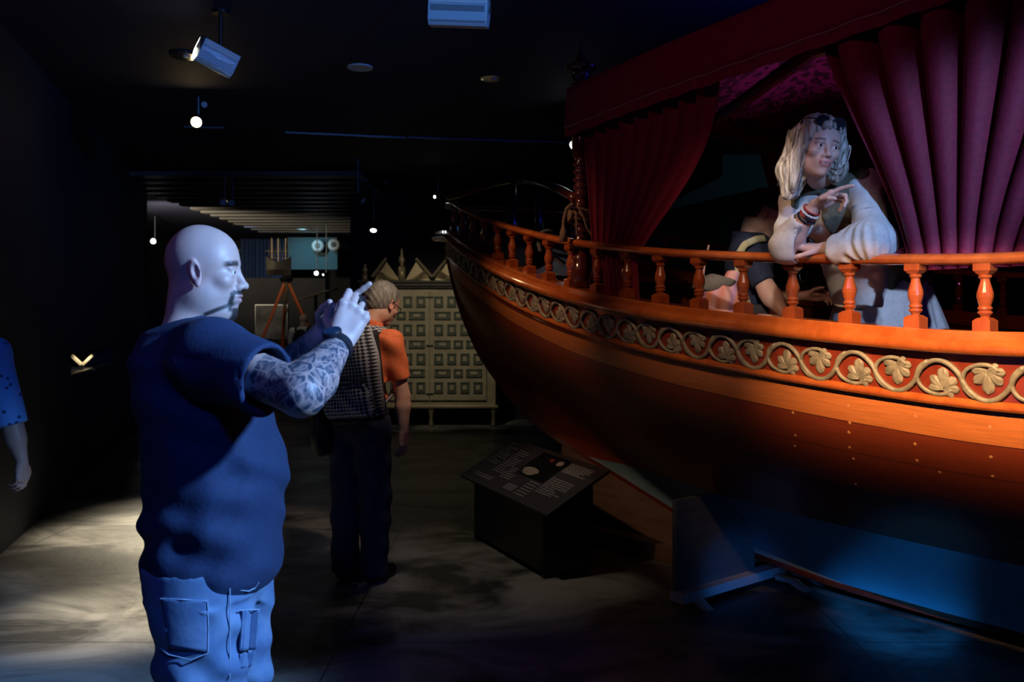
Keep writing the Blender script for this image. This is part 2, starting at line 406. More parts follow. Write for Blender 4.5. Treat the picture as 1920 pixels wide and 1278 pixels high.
tag(obj('niche_edge_strip', mb, M_steel), kind='structure')
spot('niche_light', tuple(onw((u0 + u1) / 2, zt - .02, .1)), tuple(onw((u0 + u1) / 2 + .1, zb, .12)), 2.0, CREAM, 120, .6, .02)

# back partition behind the cabinet, with the passage to the next hall on its left
mb = MB(); mb.box((2.0, 13.75, 1.7), (8.85, .2, 3.4)); struct('wall_back_partition', mb, M_navy)
mb = MB(); mb.box((-8.2, 13.0, 1.7), (5.9, .2, 3.4)); struct('wall_back_left', mb, M_dark)
# header over the passage, lit slatted ceiling beyond it
zh = CAMZ + (HZ - 445) * 17.0 / F
mb = MB()
for k in range(16):
    y = 11.6 + k * .5
    mb.box((-3.6, y, CEIL - .06), (3.4, .22, .06))
struct('trim_1', mb, M_slat)
mb = MB(); mb.box((-3.9, 20.4, zh + .02), (4.6, .06, .04)); struct('trim_2', mb, M_slat)
spot('passage_ceiling_wash', (-5.95, 14.2, 2.7), (-5.3, 16.6, 3.4), 260, (1, .82, .55), 90, 1, .1)
# blue lit panel and curtains at the end of the passage
a = P(540, 445, 19.5); b = P(633, 505, 19.5)
mb = MB(); mb.box(((a.x + b.x) / 2, 19.5, (a.z + b.z) / 2), (b.x - a.x, .05, a.z - b.z)); o = obj('wall_panel', mb, M_teal); tag(o, 'teal painted wall panel at the end of the far hall', 'wall panel')
spot('panel_wash', ((a.x + b.x) / 2, 18.3, 3.3), ((a.x + b.x) / 2, 19.4, 2.7), 34, (.35, .8, 1), 80, 1, .05)
M_bcur = mat('navy_drape', (.03, .06, .13), .9)
for i, (x0, x1) in enumerate(((452, 478), (480, 506), (508, 534))):
    a = P(x0, 448, 19.6); b = P(x1, 510, 19.6); rows = []
    for q in range(25):
        f = q / 24; x = a.x + (b.x - a.x) * f; y = 19.6 + .05 * math.sin(f * PI * 8)
        rows.append([(x, y, a.z), (x, y, .02)])
    mb = MB(); mb.grid(rows); tag(obj('drape', mb, M_bcur, smooth=True, solid=.02), ('leftmost', 'middle', 'rightmost')[i] + ' of three navy drapes at the end of the far hall', 'drape', 'navy drapes in the far hall')
spot('drape_wash', (-5.2, 17.6, 3.3), (-5.2, 19.5, 2.3), 20, (.2, .4, 1), 90, 1, .05)
# ring clocks / speakers on the blue panel
for i, (px, py) in enumerate(((597, 461), (627, 459))):
    c = P(px, py, 19.3); t = thing('wall_sconce', ('left', 'right')[i] + ' round pale wall sconce on the teal panel', 'sconce', c)
    mb = MB(); mb.lathe([(.001, 0), (.13, 0), (.14, .04), (.1, .1), (.001, .1)], c, 16, Matrix.Rotation(R(90), 3, 'X')); obj('ring', mb, M_white, t, smooth=True)
    mb = MB(); mb.lathe([(.001, .1), (.06, .1), (.05, .13), (.001, .13)], c, 12, Matrix.Rotation(R(90), 3, 'X')); obj('core', mb, M_black, t)

# ------------------------------------------------------------------ ceiling fittings
def downlight(px, py, r=.1, label='', dark=False, solidface=False):
    D = (CEIL - CAMZ) * F / (HZ - py); x = (px - CX) * D / F
    t = thing('downlight', label, 'ceiling light', (x, D, CEIL - .002), 'recessed ceiling downlights')
    mb = MB(); n = 32
    ro, ri = r, r * .86
    V = []; Fc = []
    for k in range(n):
        c_, s_ = math.cos(2 * PI * k / n), math.sin(2 * PI * k / n)
        V += [(x + ro * c_, D + ro * s_, CEIL - .001), (x + ro * c_, D + ro * s_, CEIL - .012), (x + ri * c_, D + ri * s_, CEIL - .012), (x + ri * c_, D + ri * s_, CEIL - .001)]
    for k in range(n):
        for q in range(4): a_ = k * 4 + q; b_ = k * 4 + (q + 1) % 4; k2 = ((k + 1) % n) * 4; Fc.append((a_, k2 + q, k2 + (q + 1) % 4, b_))
    mb.add(V, Fc); obj('ring', mb, M_chrome if not solidface else M_white, t, smooth=False)
    mb = MB()
    if solidface: mb.lathe([(.001, 0), (ri, 0), (ri, .006), (.001, .006)], (x, D, CEIL - .011), 24); obj('cover', mb, M_white, t)
    else:
        mb.lathe([(ri, .0), (ri * .8, .004), (ri * .55, .007), (.001, .008)], (x, D, CEIL - .01), 24); obj('reflector', mb, M_chrome, t)
        mb = MB(); mb.lathe([(.001, -.012), (.02, -.012), (.024, .0), (.001, .0)], (x + .01, D, CEIL - .004), 12); obj('bulb', mb, M_white, t, smooth=True)
downlight(346, 103, .1, 'chrome ringed downlight beside the tilted flood lamp')
downlight(924, 145, .1, 'chrome ringed downlight left of the canopy finial')
downlight(675, 125, .095, 'flat pale round cover in the ceiling between the two flood lamps', solidface=True)
downlight(722, 341, .16, 'distant chrome downlight above the cabinet')
downlight(417, 333, .14, 'distant flat cover above the passage, nearer of two', solidface=True)
downlight(459, 420, .22, 'distant flat cover just above the passage opening', solidface=True)
downlight(570, 336, .12, 'faint flat cover above the middle of the passage', solidface=True)

def flood(px0, py0, px1, py1, D, yaw, label, tilt=20, h=.14):
    c = P((px0 + px1) / 2, (py0 + py1) / 2, D); W = math.hypot(px1 - px0, py1 - py0) * D / F
    return c, W
# boxy flood lamps hanging from the ceiling
def flood_lamp(c, W, H, T, rot, label):
    t = thing('flood_lamp', label, 'ceiling lamp', c, 'boxy flood lamps on the ceiling')
    def L(x, y, z): return c + rot @ Vector((x, y, z))
    mb = MB()
    prof = [(-T * .5, H * .5), (T * .5, H * .5), (T * .55, -H * .1), (T * .3, -H * .5), (-T * .3, -H * .5), (-T * .5, -H * .3)]
    mb.prism([L(-W / 2, y, z) for y, z in prof], rot @ Vector((W, 0, 0))); obj('housing', mb, M_fl, t, bevel=.004)
    mb = MB(); mb.prism([L(-W / 2 + .004, y * 1.02, z) for y, z in ((-T * .5, H * .5), (-T * .5, H * .26), (-T * .53, H * .26), (-T * .53, H * .5))], rot @ Vector((W - .008, 0, 0))); obj('top_band', mb, M_white, t)
    mb = MB(); mb.prism([L(-W / 2 + .012, y, z) for y, z in ((-T * .505, H * .2), (-T * .44, -H * .36), (-T * .46, -H * .37), (-T * .525, H * .2))], rot @ Vector((W - .024, 0, 0))); obj('lamp_glass', mb, M_fgl, t)
    top = L(0, 0, H * .5); mb = MB(); mb.tube([top, (top.x, top.y, CEIL)], .012, 10); mb.lathe([(.001, 0), (.05, 0), (.05, .02), (.001, .02)], (top.x, top.y, CEIL - .02), 16); obj('stem', mb, M_black, t, smooth=False)
    mb = MB(); mb.tube([L(-W / 2 - .006, 0, 0), L(-W / 2 - .006, 0, H * .52), L(W / 2 + .006, 0, H * .52), L(W / 2 + .006, 0, 0)], .006, 6); obj('yoke', mb, M_black, t)
M_fl = mat('grey_blue_enamel', (.42, .52, .62), .45); M_fgl = mat('ribbed_glass', (.5, .56, .66), .12, .6, bump=.5, bscale=30, stretch=(.3, 1, 6))
c = P(861, 24, 4.6); flood_lamp(c, .30, .14, .12, Matrix.Rotation(R(4), 3, 'Y') @ rz(R(-6)) @ Matrix.Rotation(R(8), 3, 'X'), 'boxy flood lamp at the top middle with ribbed glass front')
c = P(404, 108, 5.6); flood_lamp(c, .235, .15, .13, Matrix.Rotation(R(24), 3, 'Y') @ rz(R(38)) @ Matrix.Rotation(R(4), 3, 'X'), 'tilted boxy flood lamp beside the chrome downlight at upper left')

# ceiling tracks and track spots
def track(p0, p1, label):
    D0 = (CEIL - .05 - CAMZ) * F / (HZ - p0[1]); D1 = (CEIL - .05 - CAMZ) * F / (HZ - p1[1])
    a = Vector(((p0[0] - CX) * D0 / F, D0, CEIL - .02)); b = Vector(((p1[0] - CX) * D1 / F, D1, CEIL - .02)); d = (b - a); L = d.length; an = math.atan2(d.y, d.x)
    mb = MB(); mb.box((a + b) / 2 + Vector((0, 0, .012)), (L, .03, .016), rz(an)); tag(obj('light_track', mb, M_track), label, 'light track')
M_track = mat('grey_track', (.16, .2, .26), .4, .5)
track((535, 256), (762, 266), 'pale ceiling light track, left length in the middle of the ceiling')
track((766, 265), (1066, 275), 'thinner ceiling light track running on to the canopy post')
track((345, 246), (420, 248), 'short ceiling track under the glowing yellow lamp')
def track_spot(px, py, D, aim, label, glow=None, r=.04, L=.14, stem=True):
    c = P(px, py, D); t = thing('track_spot', label, 'spotlight', c)
    q = (Vector(aim)).to_track_quat('-Z', 'Y').to_matrix()
    mb = MB(); mb.lathe([(.001, L), (r * .8, L), (r, L * .8), (r, 0), (r * .9, 0), (r * .85, .01), (.001, .01)], c, 18, q); obj('housing', mb, M_black, t, smooth=False)
    mb = MB(); mb.lathe([(.001, 0), (r * .84, .0), (r * .84, .008), (.001, .008)], c, 18, q); obj('lens', mb, glow or M_fl, t)
    k = c + q @ Vector((0, 0, L * .6))
    mb = MB(); mb.tube([k, (k.x, k.y, CEIL - .02)], .009, 8); obj('stem', mb, M_track, t)
    return c
track_spot(368, 229, 7.6, (.12, -1, -.42), 'track spotlight glowing warm yellow above the bald man', M_glow, .05)
track_spot(1076, 273, 8.2, (-.9, -1, -.9), 'small white glowing spotlight beside the canopy post', M_glow2, .05)
track_spot(287, 452, 16.5, (0, -1, -.1), 'bright white spotlight at the left edge of the passage', M_glow2, .055)
track_spot(593, 512, 17.5, (0, -1, 0), 'bright white spotlight below the teal panel', M_glow2, .045)
track_spot(606, 515, 17.5, (-.8, -1, -.5), 'small side turned spotlight below the teal panel', M_glow2, .02)
track_spot(700, 432, 12.9, (0, -.6, -1), 'small white glowing spotlight above the cabinet', M_glow2, .05)
track_spot(681, 376, 10.6, (.8, -.3, -.6), 'unlit blue grey track spotlight left of the boat tip', None, .04)
track_spot(383, 196, 7.9, (.5, -.9, -.3), 'small unlit track spotlight behind the glowing yellow lamp', None, .03)
track_spot(418, 379, 11.6, (.1, -1, 0), 'left one of a pair of small unlit spotlights above the passage', M_fl, .045)
track_spot(434, 380, 11.6, (.1, -1, 0), 'right one of a pair of small unlit spotlights above the passage', M_fl, .045)
track_spot(77, 408, 7.2, (.6, -.6, -.9), 'small spotlight catching light high over the wall niche', M_fl, .03)
track_spot(815, 369, 11.5, (-.5, -1, -.4), 'tiny glowing spotlight just beyond the tip of the bow', M_glow2, .02)

# unseen boat spotlight; added blades keep its beam off curtain, woman and floor
t = thing('track_spot', 'unseen warm spotlight with added beam blocking blades, aimed at the carved side of the boat', 'spotlight', WARM_AT)
SHUT = t
# ------------------------------------------------------------------ the boat
TIP = Vector((-.54, 7.7, 0)); AX = Vector((.63, -.776, 0)).normalized(); NR = Vector((-AX.y, AX.x, 0)) * -1   # NR: towards the near side
if NR.x > 0: NR = -NR
_s = [0, .15, .3, .5, .8, 1.27, 1.98, 2.71, 3.45, 4.2, 4.95, 5.6, 6.6, 7.6, 8.4]
_b = [.02, .125, .225, .36, .54, .725, .95, 1.14, 1.26, 1.32, 1.346, 1.35, 1.26, 1.05, .75]
bS = smooth_curve(_s, _b, 900, 16)
# rail underside height and baluster heights, from the photographed stations
_st = [(1838, 3.0, 497, .22), (1707, 3.19, 495.6, .222), (1584, 3.4, 494, .221), (1476, 3.6, 492.5, .217), (1381, 3.8, 488.4, .217), (1299, 4.01, 484.4, .217), (1227, 4.22, 480, .217),
       (1163.6, 4.43, 473, .218), (1110, 4.65, 467, .218), (1060, 4.87, 459.6, .2185), (1019, 5.1, 451, .218), (983, 5.33, 442, .217), (951, 5.56, 433, .214), (925, 5.79, 424, .209), (902, 6.03, 413, .205),
       (880, 6.26, 404, .199), (858, 6.5, 393, .195), (838, 6.8, 382, .19)]
ST = []
for px, D, yt, H in _st:
    x = (px - CX) * D / F; v = Vector((x, D, 0)) - TIP; ST.append((v.dot(AX), v.dot(NR), CAMZ + (HZ - yt) * D / F, H))
_q = sorted([(a[0], a[2], a[3]) for a in ST])
_ss = [0] + [a[0] for a in _q] + [5.6, 6.6, 8.4]
zR = smooth_curve(_ss, [_q[0][1] + .07 * 1.0] + [a[1] for a in _q] + [1.69, 1.74, 1.95], 900, 14)       # underside of the hand rail
hB = smooth_curve(_ss, [.185] + [a[2] for a in _q] + [.22, .22, .22], 900, 14)
def zC(s): return zR(s) - hB(s)                      # top of the gunwale cap
def pt(s, b, z): p = TIP + AX * s + NR * b; return Vector((p.x, p.y, z))
def frame(s, side=1):                                # plan tangent (towards the stern) and outward normal of the gunwale
    d = .03; t = (AX * (2 * d) + NR * side * (bS(s + d) - bS(max(s - d, 0)))).normalized()
    n = Vector((t.y, -t.x, 0)); n = n if n.dot(NR * side) > 0 else -n
    return t, n
CAPH = .082
def zF0(s): return zC(s) - CAPH                      # frieze top
def zF1(s): return zF0(s) - float(np.interp(s, [0, 1, 2.5, 4, 5.2], [.135, .13, .14, .155, .165]))   # frieze bottom
kz = smooth_curve([0, .08, .25, .5, 1, 1.5, 2, 2.5, 3, 3.6, 4.2, 5, 7, 8.4], [2.12, 1.86, 1.52, 1.2, .81, .62, .47, .31, .17, .105, .085, .08, .09, .3], 900, 7)

def wood(name, c1, c2, rough=.28, scale=3., stretch=(1, 1, 1), coat=.5, uv=False):
    m, N, L, b = nmat(name)
    tc = N.new('ShaderNodeTexCoord'); mp = N.new('ShaderNodeMapping'); mp.inputs['Scale'].default_value = stretch
    L.new(tc.outputs['UV' if uv else 'Object'], mp.inputs[0])
    n1 = N.new('ShaderNodeTexNoise'); n1.inputs['Scale'].default_value = scale; n1.inputs['Detail'].default_value = 8; n1.inputs['Roughness'].default_value = .65; n1.inputs['Distortion'].default_value = .4
    L.new(mp.outputs[0], n1.inputs['Vector'])
    rp = N.new('ShaderNodeValToRGB'); e = rp.color_ramp.elements; e[0].position = .32; e[0].color = (*c1, 1); e[1].position = .68; e[1].color = (*c2, 1)
    L.new(n1.outputs['Fac'], rp.inputs[0]); L.new(rp.outputs[0], b.inputs['Base Color'])
    b.inputs['Roughness'].default_value = rough; b.inputs['Coat Weight'].default_value = coat; b.inputs['Coat Roughness'].default_value = .07
    bp = N.new('ShaderNodeBump'); bp.inputs['Strength'].default_value = .08; bp.inputs['Distance'].default_value = .004; L.new(n1.outputs['Fac'], bp.inputs['Height']); L.new(bp.outputs[0], b.inputs['Normal'])
    return m
M_rail = wood('varnished_rail', (.36, .075, .014), (.56, .15, .032), .2, 9, coat=.8)
M_bal = wood('turned_mahogany', (.24, .045, .012), (.38, .085, .02), .18, 14, (1, 1, .3), coat=.8)
M_hull_dark = wood('mahogany_frieze', (.16, .022, .01), (.26, .04, .015), .3, 12)
M_carve = mat('aged_gilt_carving', (.19, .175, .125), .5, .1, col2=(.31, .285, .21), scale=25, bump=.4, bscale=60)
M_botpaint = mat('pale_bottom_paint', (.16, .30, .38), .6, col2=(.2, .35, .42), scale=5)

def plank_mat():
    m, N, L, b = nmat('planked_mahogany')
    tc = N.new('ShaderNodeTexCoord'); sp = N.new('ShaderNodeSeparateXYZ'); L.new(tc.outputs['UV'], sp.inputs[0])
    fl = N.new('ShaderNodeMath'); fl.operation = 'FLOOR'; L.new(sp.outputs[1], fl.inputs[0])
    # plank lengths end at butts that differ by strake
    off = N.new('ShaderNodeMath'); off.operation = 'MULTIPLY'; off.inputs[1].default_value = 1.37; L.new(fl.outputs[0], off.inputs[0])
    sx = N.new('ShaderNodeMath'); sx.operation = 'MULTIPLY_ADD'; sx.inputs[1].default_value = .42; L.new(sp.outputs[0], sx.inputs[0]); L.new(off.outputs[0], sx.inputs[2])
    fx = N.new('ShaderNodeMath'); fx.operation = 'FLOOR'; L.new(sx.outputs[0], fx.inputs[0])
    cb = N.new('ShaderNodeCombineXYZ'); L.new(fx.outputs[0], cb.inputs[0]); L.new(fl.outputs[0], cb.inputs[1])
    wn = N.new('ShaderNodeTexWhiteNoise'); wn.noise_dimensions = '3D'; L.new(cb.outputs[0], wn.inputs['Vector'])
    mp = N.new('ShaderNodeMapping'); mp.inputs['Scale'].default_value = (1.4, 9, 1); L.new(tc.outputs['UV'], mp.inputs[0])
    n1 = N.new('ShaderNodeTexNoise'); n1.inputs['Scale'].default_value = 4; n1.inputs['Detail'].default_value = 10; n1.inputs['Roughness'].default_value = .7; L.new(mp.outputs[0], n1.inputs['Vector'])
    top = N.new('ShaderNodeMath'); top.operation = 'LESS_THAN'; top.inputs[1].default_value = 1.0; L.new(sp.outputs[1], top.inputs[0])
    rp = N.new('ShaderNodeValToRGB'); e = rp.color_ramp.elements; e[0].color = (.13, .018, .008, 1); e[1].color = (.27, .05, .014, 1); L.new(wn.outputs['Value'], rp.inputs[0])
    m1 = N.new('ShaderNodeMix'); m1.data_type = 'RGBA'; L.new(top.outputs[0], m1.inputs[0]); L.new(rp.outputs[0], m1.inputs[6]); m1.inputs[7].default_value = (.52, .16, .038, 1)
    gr = N.new('ShaderNodeMapRange'); gr.inputs['From Min'].default_value = .3; gr.inputs['From Max'].default_value = .7; gr.inputs['To Min'].default_value = .62; gr.inputs['To Max'].default_value = 1.3; L.new(n1.outputs['Fac'], gr.inputs[0])
    m2 = N.new('ShaderNodeMix'); m2.data_type = 'RGBA'; m2.blend_type = 'MULTIPLY'; m2.inputs[0].default_value = 1; L.new(m1.outputs[2], m2.inputs[6]); L.new(gr.outputs[0], m2.inputs[7])
    # seams
    fr = N.new('ShaderNodeMath'); fr.operation = 'FRACT'; L.new(sp.outputs[1], fr.inputs[0])
    sm = N.new('ShaderNodeMath'); sm.operation = 'LESS_THAN'; sm.inputs[1].default_value = .025; L.new(fr.outputs[0], sm.inputs[0])
    m3 = N.new('ShaderNodeMix'); m3.data_type = 'RGBA'; L.new(sm.outputs[0], m3.inputs[0]); L.new(m2.outputs[2], m3.inputs[6]); m3.inputs[7].default_value = (.05, .01, .005, 1)
    L.new(m3.outputs[2], b.inputs['Base Color']); b.inputs['Roughness'].default_value = .42; b.inputs['Coat Weight'].default_value = .15; b.inputs['Coat Roughness'].default_value = .25
    bp = N.new('ShaderNodeBump'); bp.inputs['Strength'].default_value = .1; bp.inputs['Distance'].default_value = .004; L.new(n1.outputs['Fac'], bp.inputs['Height']); L.new(bp.outputs[0], b.inputs['Normal'])
    return m
M_plank = plank_mat()

boat = thing('boat', 'large varnished wooden ceremonial boat with carved gilt vine frieze and curtained canopy', 'boat', (1.2, 4.6, 0))
WL = .544
pS = smooth_curve([0, .5, 1, 2, 3, 4, 6, 8.4], [1.55, 1.75, 1.85, 1.75, 1.55, 1.43, 1.3, 1.3], 400, 12)
def sec(s, z, side=1, extra=0):
    k = kz(s); zl = zF1(s); t = min(max((z - k) / max(zl - k, 1e-3), 0), 1)
    bt = max(bS(s) - .035, .02)
    b = .025 + (bt - .025) * math.sin(t * PI / 2) ** pS(s)
    return pt(s, side * (b + extra), z)
Ss = np.concatenate([np.linspace(0, .6, 16)[:-1], np.linspace(.6, 8.4, 70)])
def strake_v(s, z):                                   # girth-wise strake coordinate, 0 at the frieze foot
    zl = zF1(s); k = kz(s)
    w0 = .135
    return 1 - (z - (zl - w0)) / w0 if z > zl - w0 else 1 + (zl - w0 - z) / max((zl - w0 - min(k, WL)) / 8.0, .02)
def hull_part(name, m, za, zb_, nz, uvm=False, side=(1, -1)):
    mb = MB(); uvs = []
    for sd in side:
        rows = []
        for s in Ss:
            a, b = za(s), zb_(s); rows.append([sec(s, a + (b - a) * j / nz, sd) for j in range(nz + 1)])
            uvs += [(s, strake_v(s, a + (b - a) * j / nz)) for j in range(nz + 1)]
        mb.grid(rows)
    o = obj(name, mb, m, boat, smooth=True)
    if uvm:
        ul = o.data.uv_layers.new(name='UVMap')
        for lp in o.data.loops: ul.data[lp.index].uv = uvs[lp.vertex_index]
    return o
hull_part('hull_planking', M_plank, lambda s: zF1(s), lambda s: max(kz(s), WL) if kz(s) < zF1(s) else zF1(s), 44, True)
hull_part('painted_bottom', M_botpaint, lambda s: max(WL, kz(s)), lambda s: kz(s), 16)
# keel and stem timber
mb = MB(); pl = [(s, kz(s)) for s in np.concatenate([np.linspace(.0, .5, 14), np.linspace(.6, 8.3, 50)])]
rows = []
for i, (s, z) in enumerate(pl):
    w_ = .028; d_ = .035
    a = pl[min(i + 1, len(pl) - 1)]; c_ = pl[max(i - 1, 0)]; tx, tz = a[0] - c_[0], a[1] - c_[1]; l_ = math.hypot(tx, tz); nx_, nz_ = tz / l_, -tx / l_
    rows.append([pt(s + .05 * -nx_, w_, z - .05 * nz_), pt(s + d_ * nx_, w_ * .8, z + d_ * nz_), pt(s + d_ * nx_, -w_ * .8, z + d_ * nz_), pt(s - .05 * nx_, -w_, z - .05 * nz_), pt(s + .05 * -nx_, w_, z - .05 * nz_)])
mb.grid(rows)
M_keel = wood('keel_timber', (.10, .018, .01), (.17, .03, .014), .4, 8)
obj('keel', mb, M_keel, boat)

def sweep(name, prof, zf, m, s0=0.0, s1=8.3, sides=(1, -1), n=110, closed=True, parent=None, smooth=False, boff=0., prow=0.):
    """profile (out, up) swept along the gunwale on each side"""
    mb = MB()
    for sd in sides:
        rows = []
        for s in np.concatenate([np.linspace(s0, .6, 14)[:-1], np.linspace(.6, s1, n)]):
            t, nn = frame(s, sd); p = pt(s, sd * (bS(s) + boff), zf(s))
            if prow and s < .5: p = p - AX * prow * (1 - s / .5) ** 2
            r = [p + nn * a + Vector((0, 0, b)) for a, b in prof]
            if closed: r.append(r[0])
            rows.append(r)
        mb.grid(rows)
        for r in (rows[0], rows[-1]): mb.add(r[:-1], [tuple(range(len(r) - 1))])
    return obj(name, mb, m, parent or boat, smooth=smooth)
arc = lambda cx, cz, r, a0, a1, n=8: [(cx + r * math.cos(R(a0 + (a1 - a0) * i / n)), cz + r * math.sin(R(a0 + (a1 - a0) * i / n))) for i in range(n + 1)]
# gunwale cap: square upper plank, fine bead, then a fat half round
sweep('gunwale_cap', [(-.09, -.002), (-.09, 0), (.022, 0), (.026, -.004), (.026, -.026), (.034, -.030)] + arc(.026, -.054, .026, 60, -60, 8) + [(.016, -CAPH), (-.09, -CAPH)], zC, M_rail, prow=.13)
sweep('frieze_board', [(-.05, .01), (-.005, .01), (-.02, -.17), (-.06, -.17)], zF0, M_hull_dark)
sweep('lower_moulding', [(-.06, .016)] + arc(-.018, 0, .017, 95, -95, 8) + [(-.06, -.018)], zF1, M_rail, prow=.02)
rl = arc(0, .0, 1, 0, 360, 15)[:-1]
sweep('hand_rail', [(a * .034, .019 + b * .021) for a, b in rl], zR, M_rail, s0=.0, smooth=True, boff=-.03, prow=.0)

# balusters, near side and far side
def bal_profile(h):
    k = h / .218
    return [(.001, .036 * k), (.019, .036 * k), (.021, .041 * k), (.014, .047 * k), (.0175, .052 * k), (.0235, .058 * k), (.0235, .063 * k), (.018, .067 * k), (.0235, .072 * k), (.0225, .078 * k), (.018, .083 * k),
            (.0225, .096 * k), (.0265, .112 * k), (.026, .126 * k), (.0205, .145 * k), (.0155, .162 * k), (.0145, .170 * k), (.0205, .176 * k), (.0215, .182 * k), (.015, .188 * k), (.015, .192 * k), (.001, .192 * k)]
def baluster(s, sd):
    h = float(hB(s)); p = pt(s, sd * (bS(s) - .035), float(zC(s))); t, n = frame(s, sd); q = rz(math.atan2(t.y, t.x))
    mb = MB(); mb.lathe(bal_profile(h), p, 16)
    mb.box(p + Vector((0, 0, .016)), (.058, .058, .036), q); 
    V = [Vector((x * .029, y * .029, 0)) for x, y in ((-1, -1), (1, -1), (1, 1), (-1, 1))]
    mb.add([p + q @ v + Vector((0, 0, .034)) for v in V] + [p + q @ (v * .62) + Vector((0, 0, .044)) for v in V], [(4, 5, 6, 7)] + [(i, (i + 1) % 4, 4 + (i + 1) % 4, 4 + i) for i in range(4)])
    mb.box(p + Vector((0, 0, h - .008)), (.056, .056, .024), q)
    mb.add([p + q @ (v * .6) + Vector((0, 0, h - .032)) for v in V] + [p + q @ (v * .96) + Vector((0, 0, h - .019)) for v in V], [(3, 2, 1, 0)] + [(i, (i + 1) % 4, 4 + (i + 1) % 4, 4 + i) for i in range(4)])
    return obj('baluster', mb, M_bal, boat, smooth=False)
for a in ST: baluster(a[0], 1)
for s in (5.25, 5.5, 5.75, 6.0): baluster(s, 1)
for i in range(19): baluster(.45 + .25 * i, -1)

# carved frieze: one leaf per loop, one continuous vine
def fr_pt(s, dz, off=.004):
    t, n = frame(s); h = zF0(s) - zF1(s); z = (zF0(s) + zF1(s)) / 2 + dz - .004; f = (zF0(s) - z) / .17
    p = pt(s, bS(s), z); return p + n * (-.005 - .015 * f + off)
# leaf stations by arc length so that loops keep their size
sv = np.linspace(.02, 6.0, 900); arcl = [0.]
for i in range(1, len(sv)): arcl.append(arcl[-1] + (pt(sv[i], bS(sv[i]), 0) - pt(sv[i - 1], bS(sv[i - 1]), 0)).length)
s_of = lambda L: float(np.interp(L, arcl, sv)); L_of = lambda s: float(np.interp(s, sv, arcl))
LP = .158
x_ = (1679 - CX) / F
def L_px(px):                                         # arc length where the near side meets an image column
    k = (px - CX) / F; f = [pt(s, bS(s), 0).x - k * pt(s, bS(s), 0).y for s in sv]
    i = int(np.argmin(np.abs(np.array(f[10:])))) + 10; return arcl[i]
La = L_px(1679); Lb = L_px(1411); Lc = L_px(1849)
LP = (Lc - La) / 1.0 if abs(Lc - La) < .3 else .158
Lx = [L_px(v) for v in (1849, 1759, 1679, 1605, 1534, 1470, 1411, 1357, 1307, 1260, 1215)]
LP = (Lx[0] - Lx[-1]) / 10.0
L0 = Lx[2]
vine = MB()
def place(L, u, v, off): return fr_pt(s_of(max(L + u, .004)), v, off)
i0 = -int(L0 / LP) + 0
for i in range(i0, 9):
    Lc_ = L0 + i * LP
    if Lc_ < .05 or Lc_ > 5.9: continue
    up = (i % 2 != 0); hh = (zF0(s_of(Lc_)) - zF1(s_of(Lc_))) / .158
    sg = 1 if up else -1
    # scroll: half ring on the bow side, curling in to the leaf base
    rr = .060 * hh; ru = LP * .50
    pts = []; rad = []
    for q in range(22):
        f = q / 21; th = R(118 + 200 * f); k = 1 - .30 * max(0, (f - .5)) / .5
        pts.append(place(Lc_, ru * k * math.cos(th) - .0 * LP, sg * rr * (k * .5 + .5) * math.sin(th), .007)); rad.append(.0088 * (1 - .25 * f))
    vine.tube(pts, rad, 8)
    pts2 = [Vector(p) for p in pts[:1]]
    # leaf
    lf = MB(); base = (.012 if up else .004, -sg * .036 * hh)
    lobes = [(90, .074), (44, .060), (136, .060), (4, .054), (176, .050), (-34, .040)]
    for a, ln in lobes:
        ln *= hh; a_ = R(a); ca, sa = math.cos(a_), math.sin(a_) * sg; rows = []
        for q in range(9):
            f = q / 8; w_ = ln * .27 * (.25 + .75 * math.sin(PI * .5 * min(f / .72, 1))) * math.sqrt(max(0, 1 - max(0, (f - .72) / .28) ** 2) + .02); row = []
            for e in range(-3, 4):
                g = e / 3; x = base[0] + ca * ln * f * (.92 + .08) - sa * w_ * g; z = base[1] * 1 + sa * ln * f + ca * w_ * g
                hgt = .003 + .012 * math.sqrt(max(1 - abs(g) ** 2, 0)) * math.sin(PI * (f * .75 + .15)) - .005 * (1 - min(abs(g) * 2.5, 1)) * (1 - f * .5)
                row.append(place(Lc_, x, z, hgt))
            rows.append(row)
        lf.grid(rows)
    obj('leaf_carving', lf, M_carve, boat, smooth=True, fixn=True)
# main stem of the vine
pts = []; 
for q in range(int((5.8) / .006)):
    L = .06 + q * .006; ph = (L - L0) / LP; hh = (zF0(s_of(L)) - zF1(s_of(L))) / .158
    pts.append(fr_pt(s_of(L), -.060 * hh * math.copysign(abs(math.cos(PI * ph)) ** .72, math.cos(PI * ph)), .007))
vine.tube(pts, .0095, 8, up=(0, 0, 1))
obj('vine_carving', vine, M_carve, boat, smooth=True)

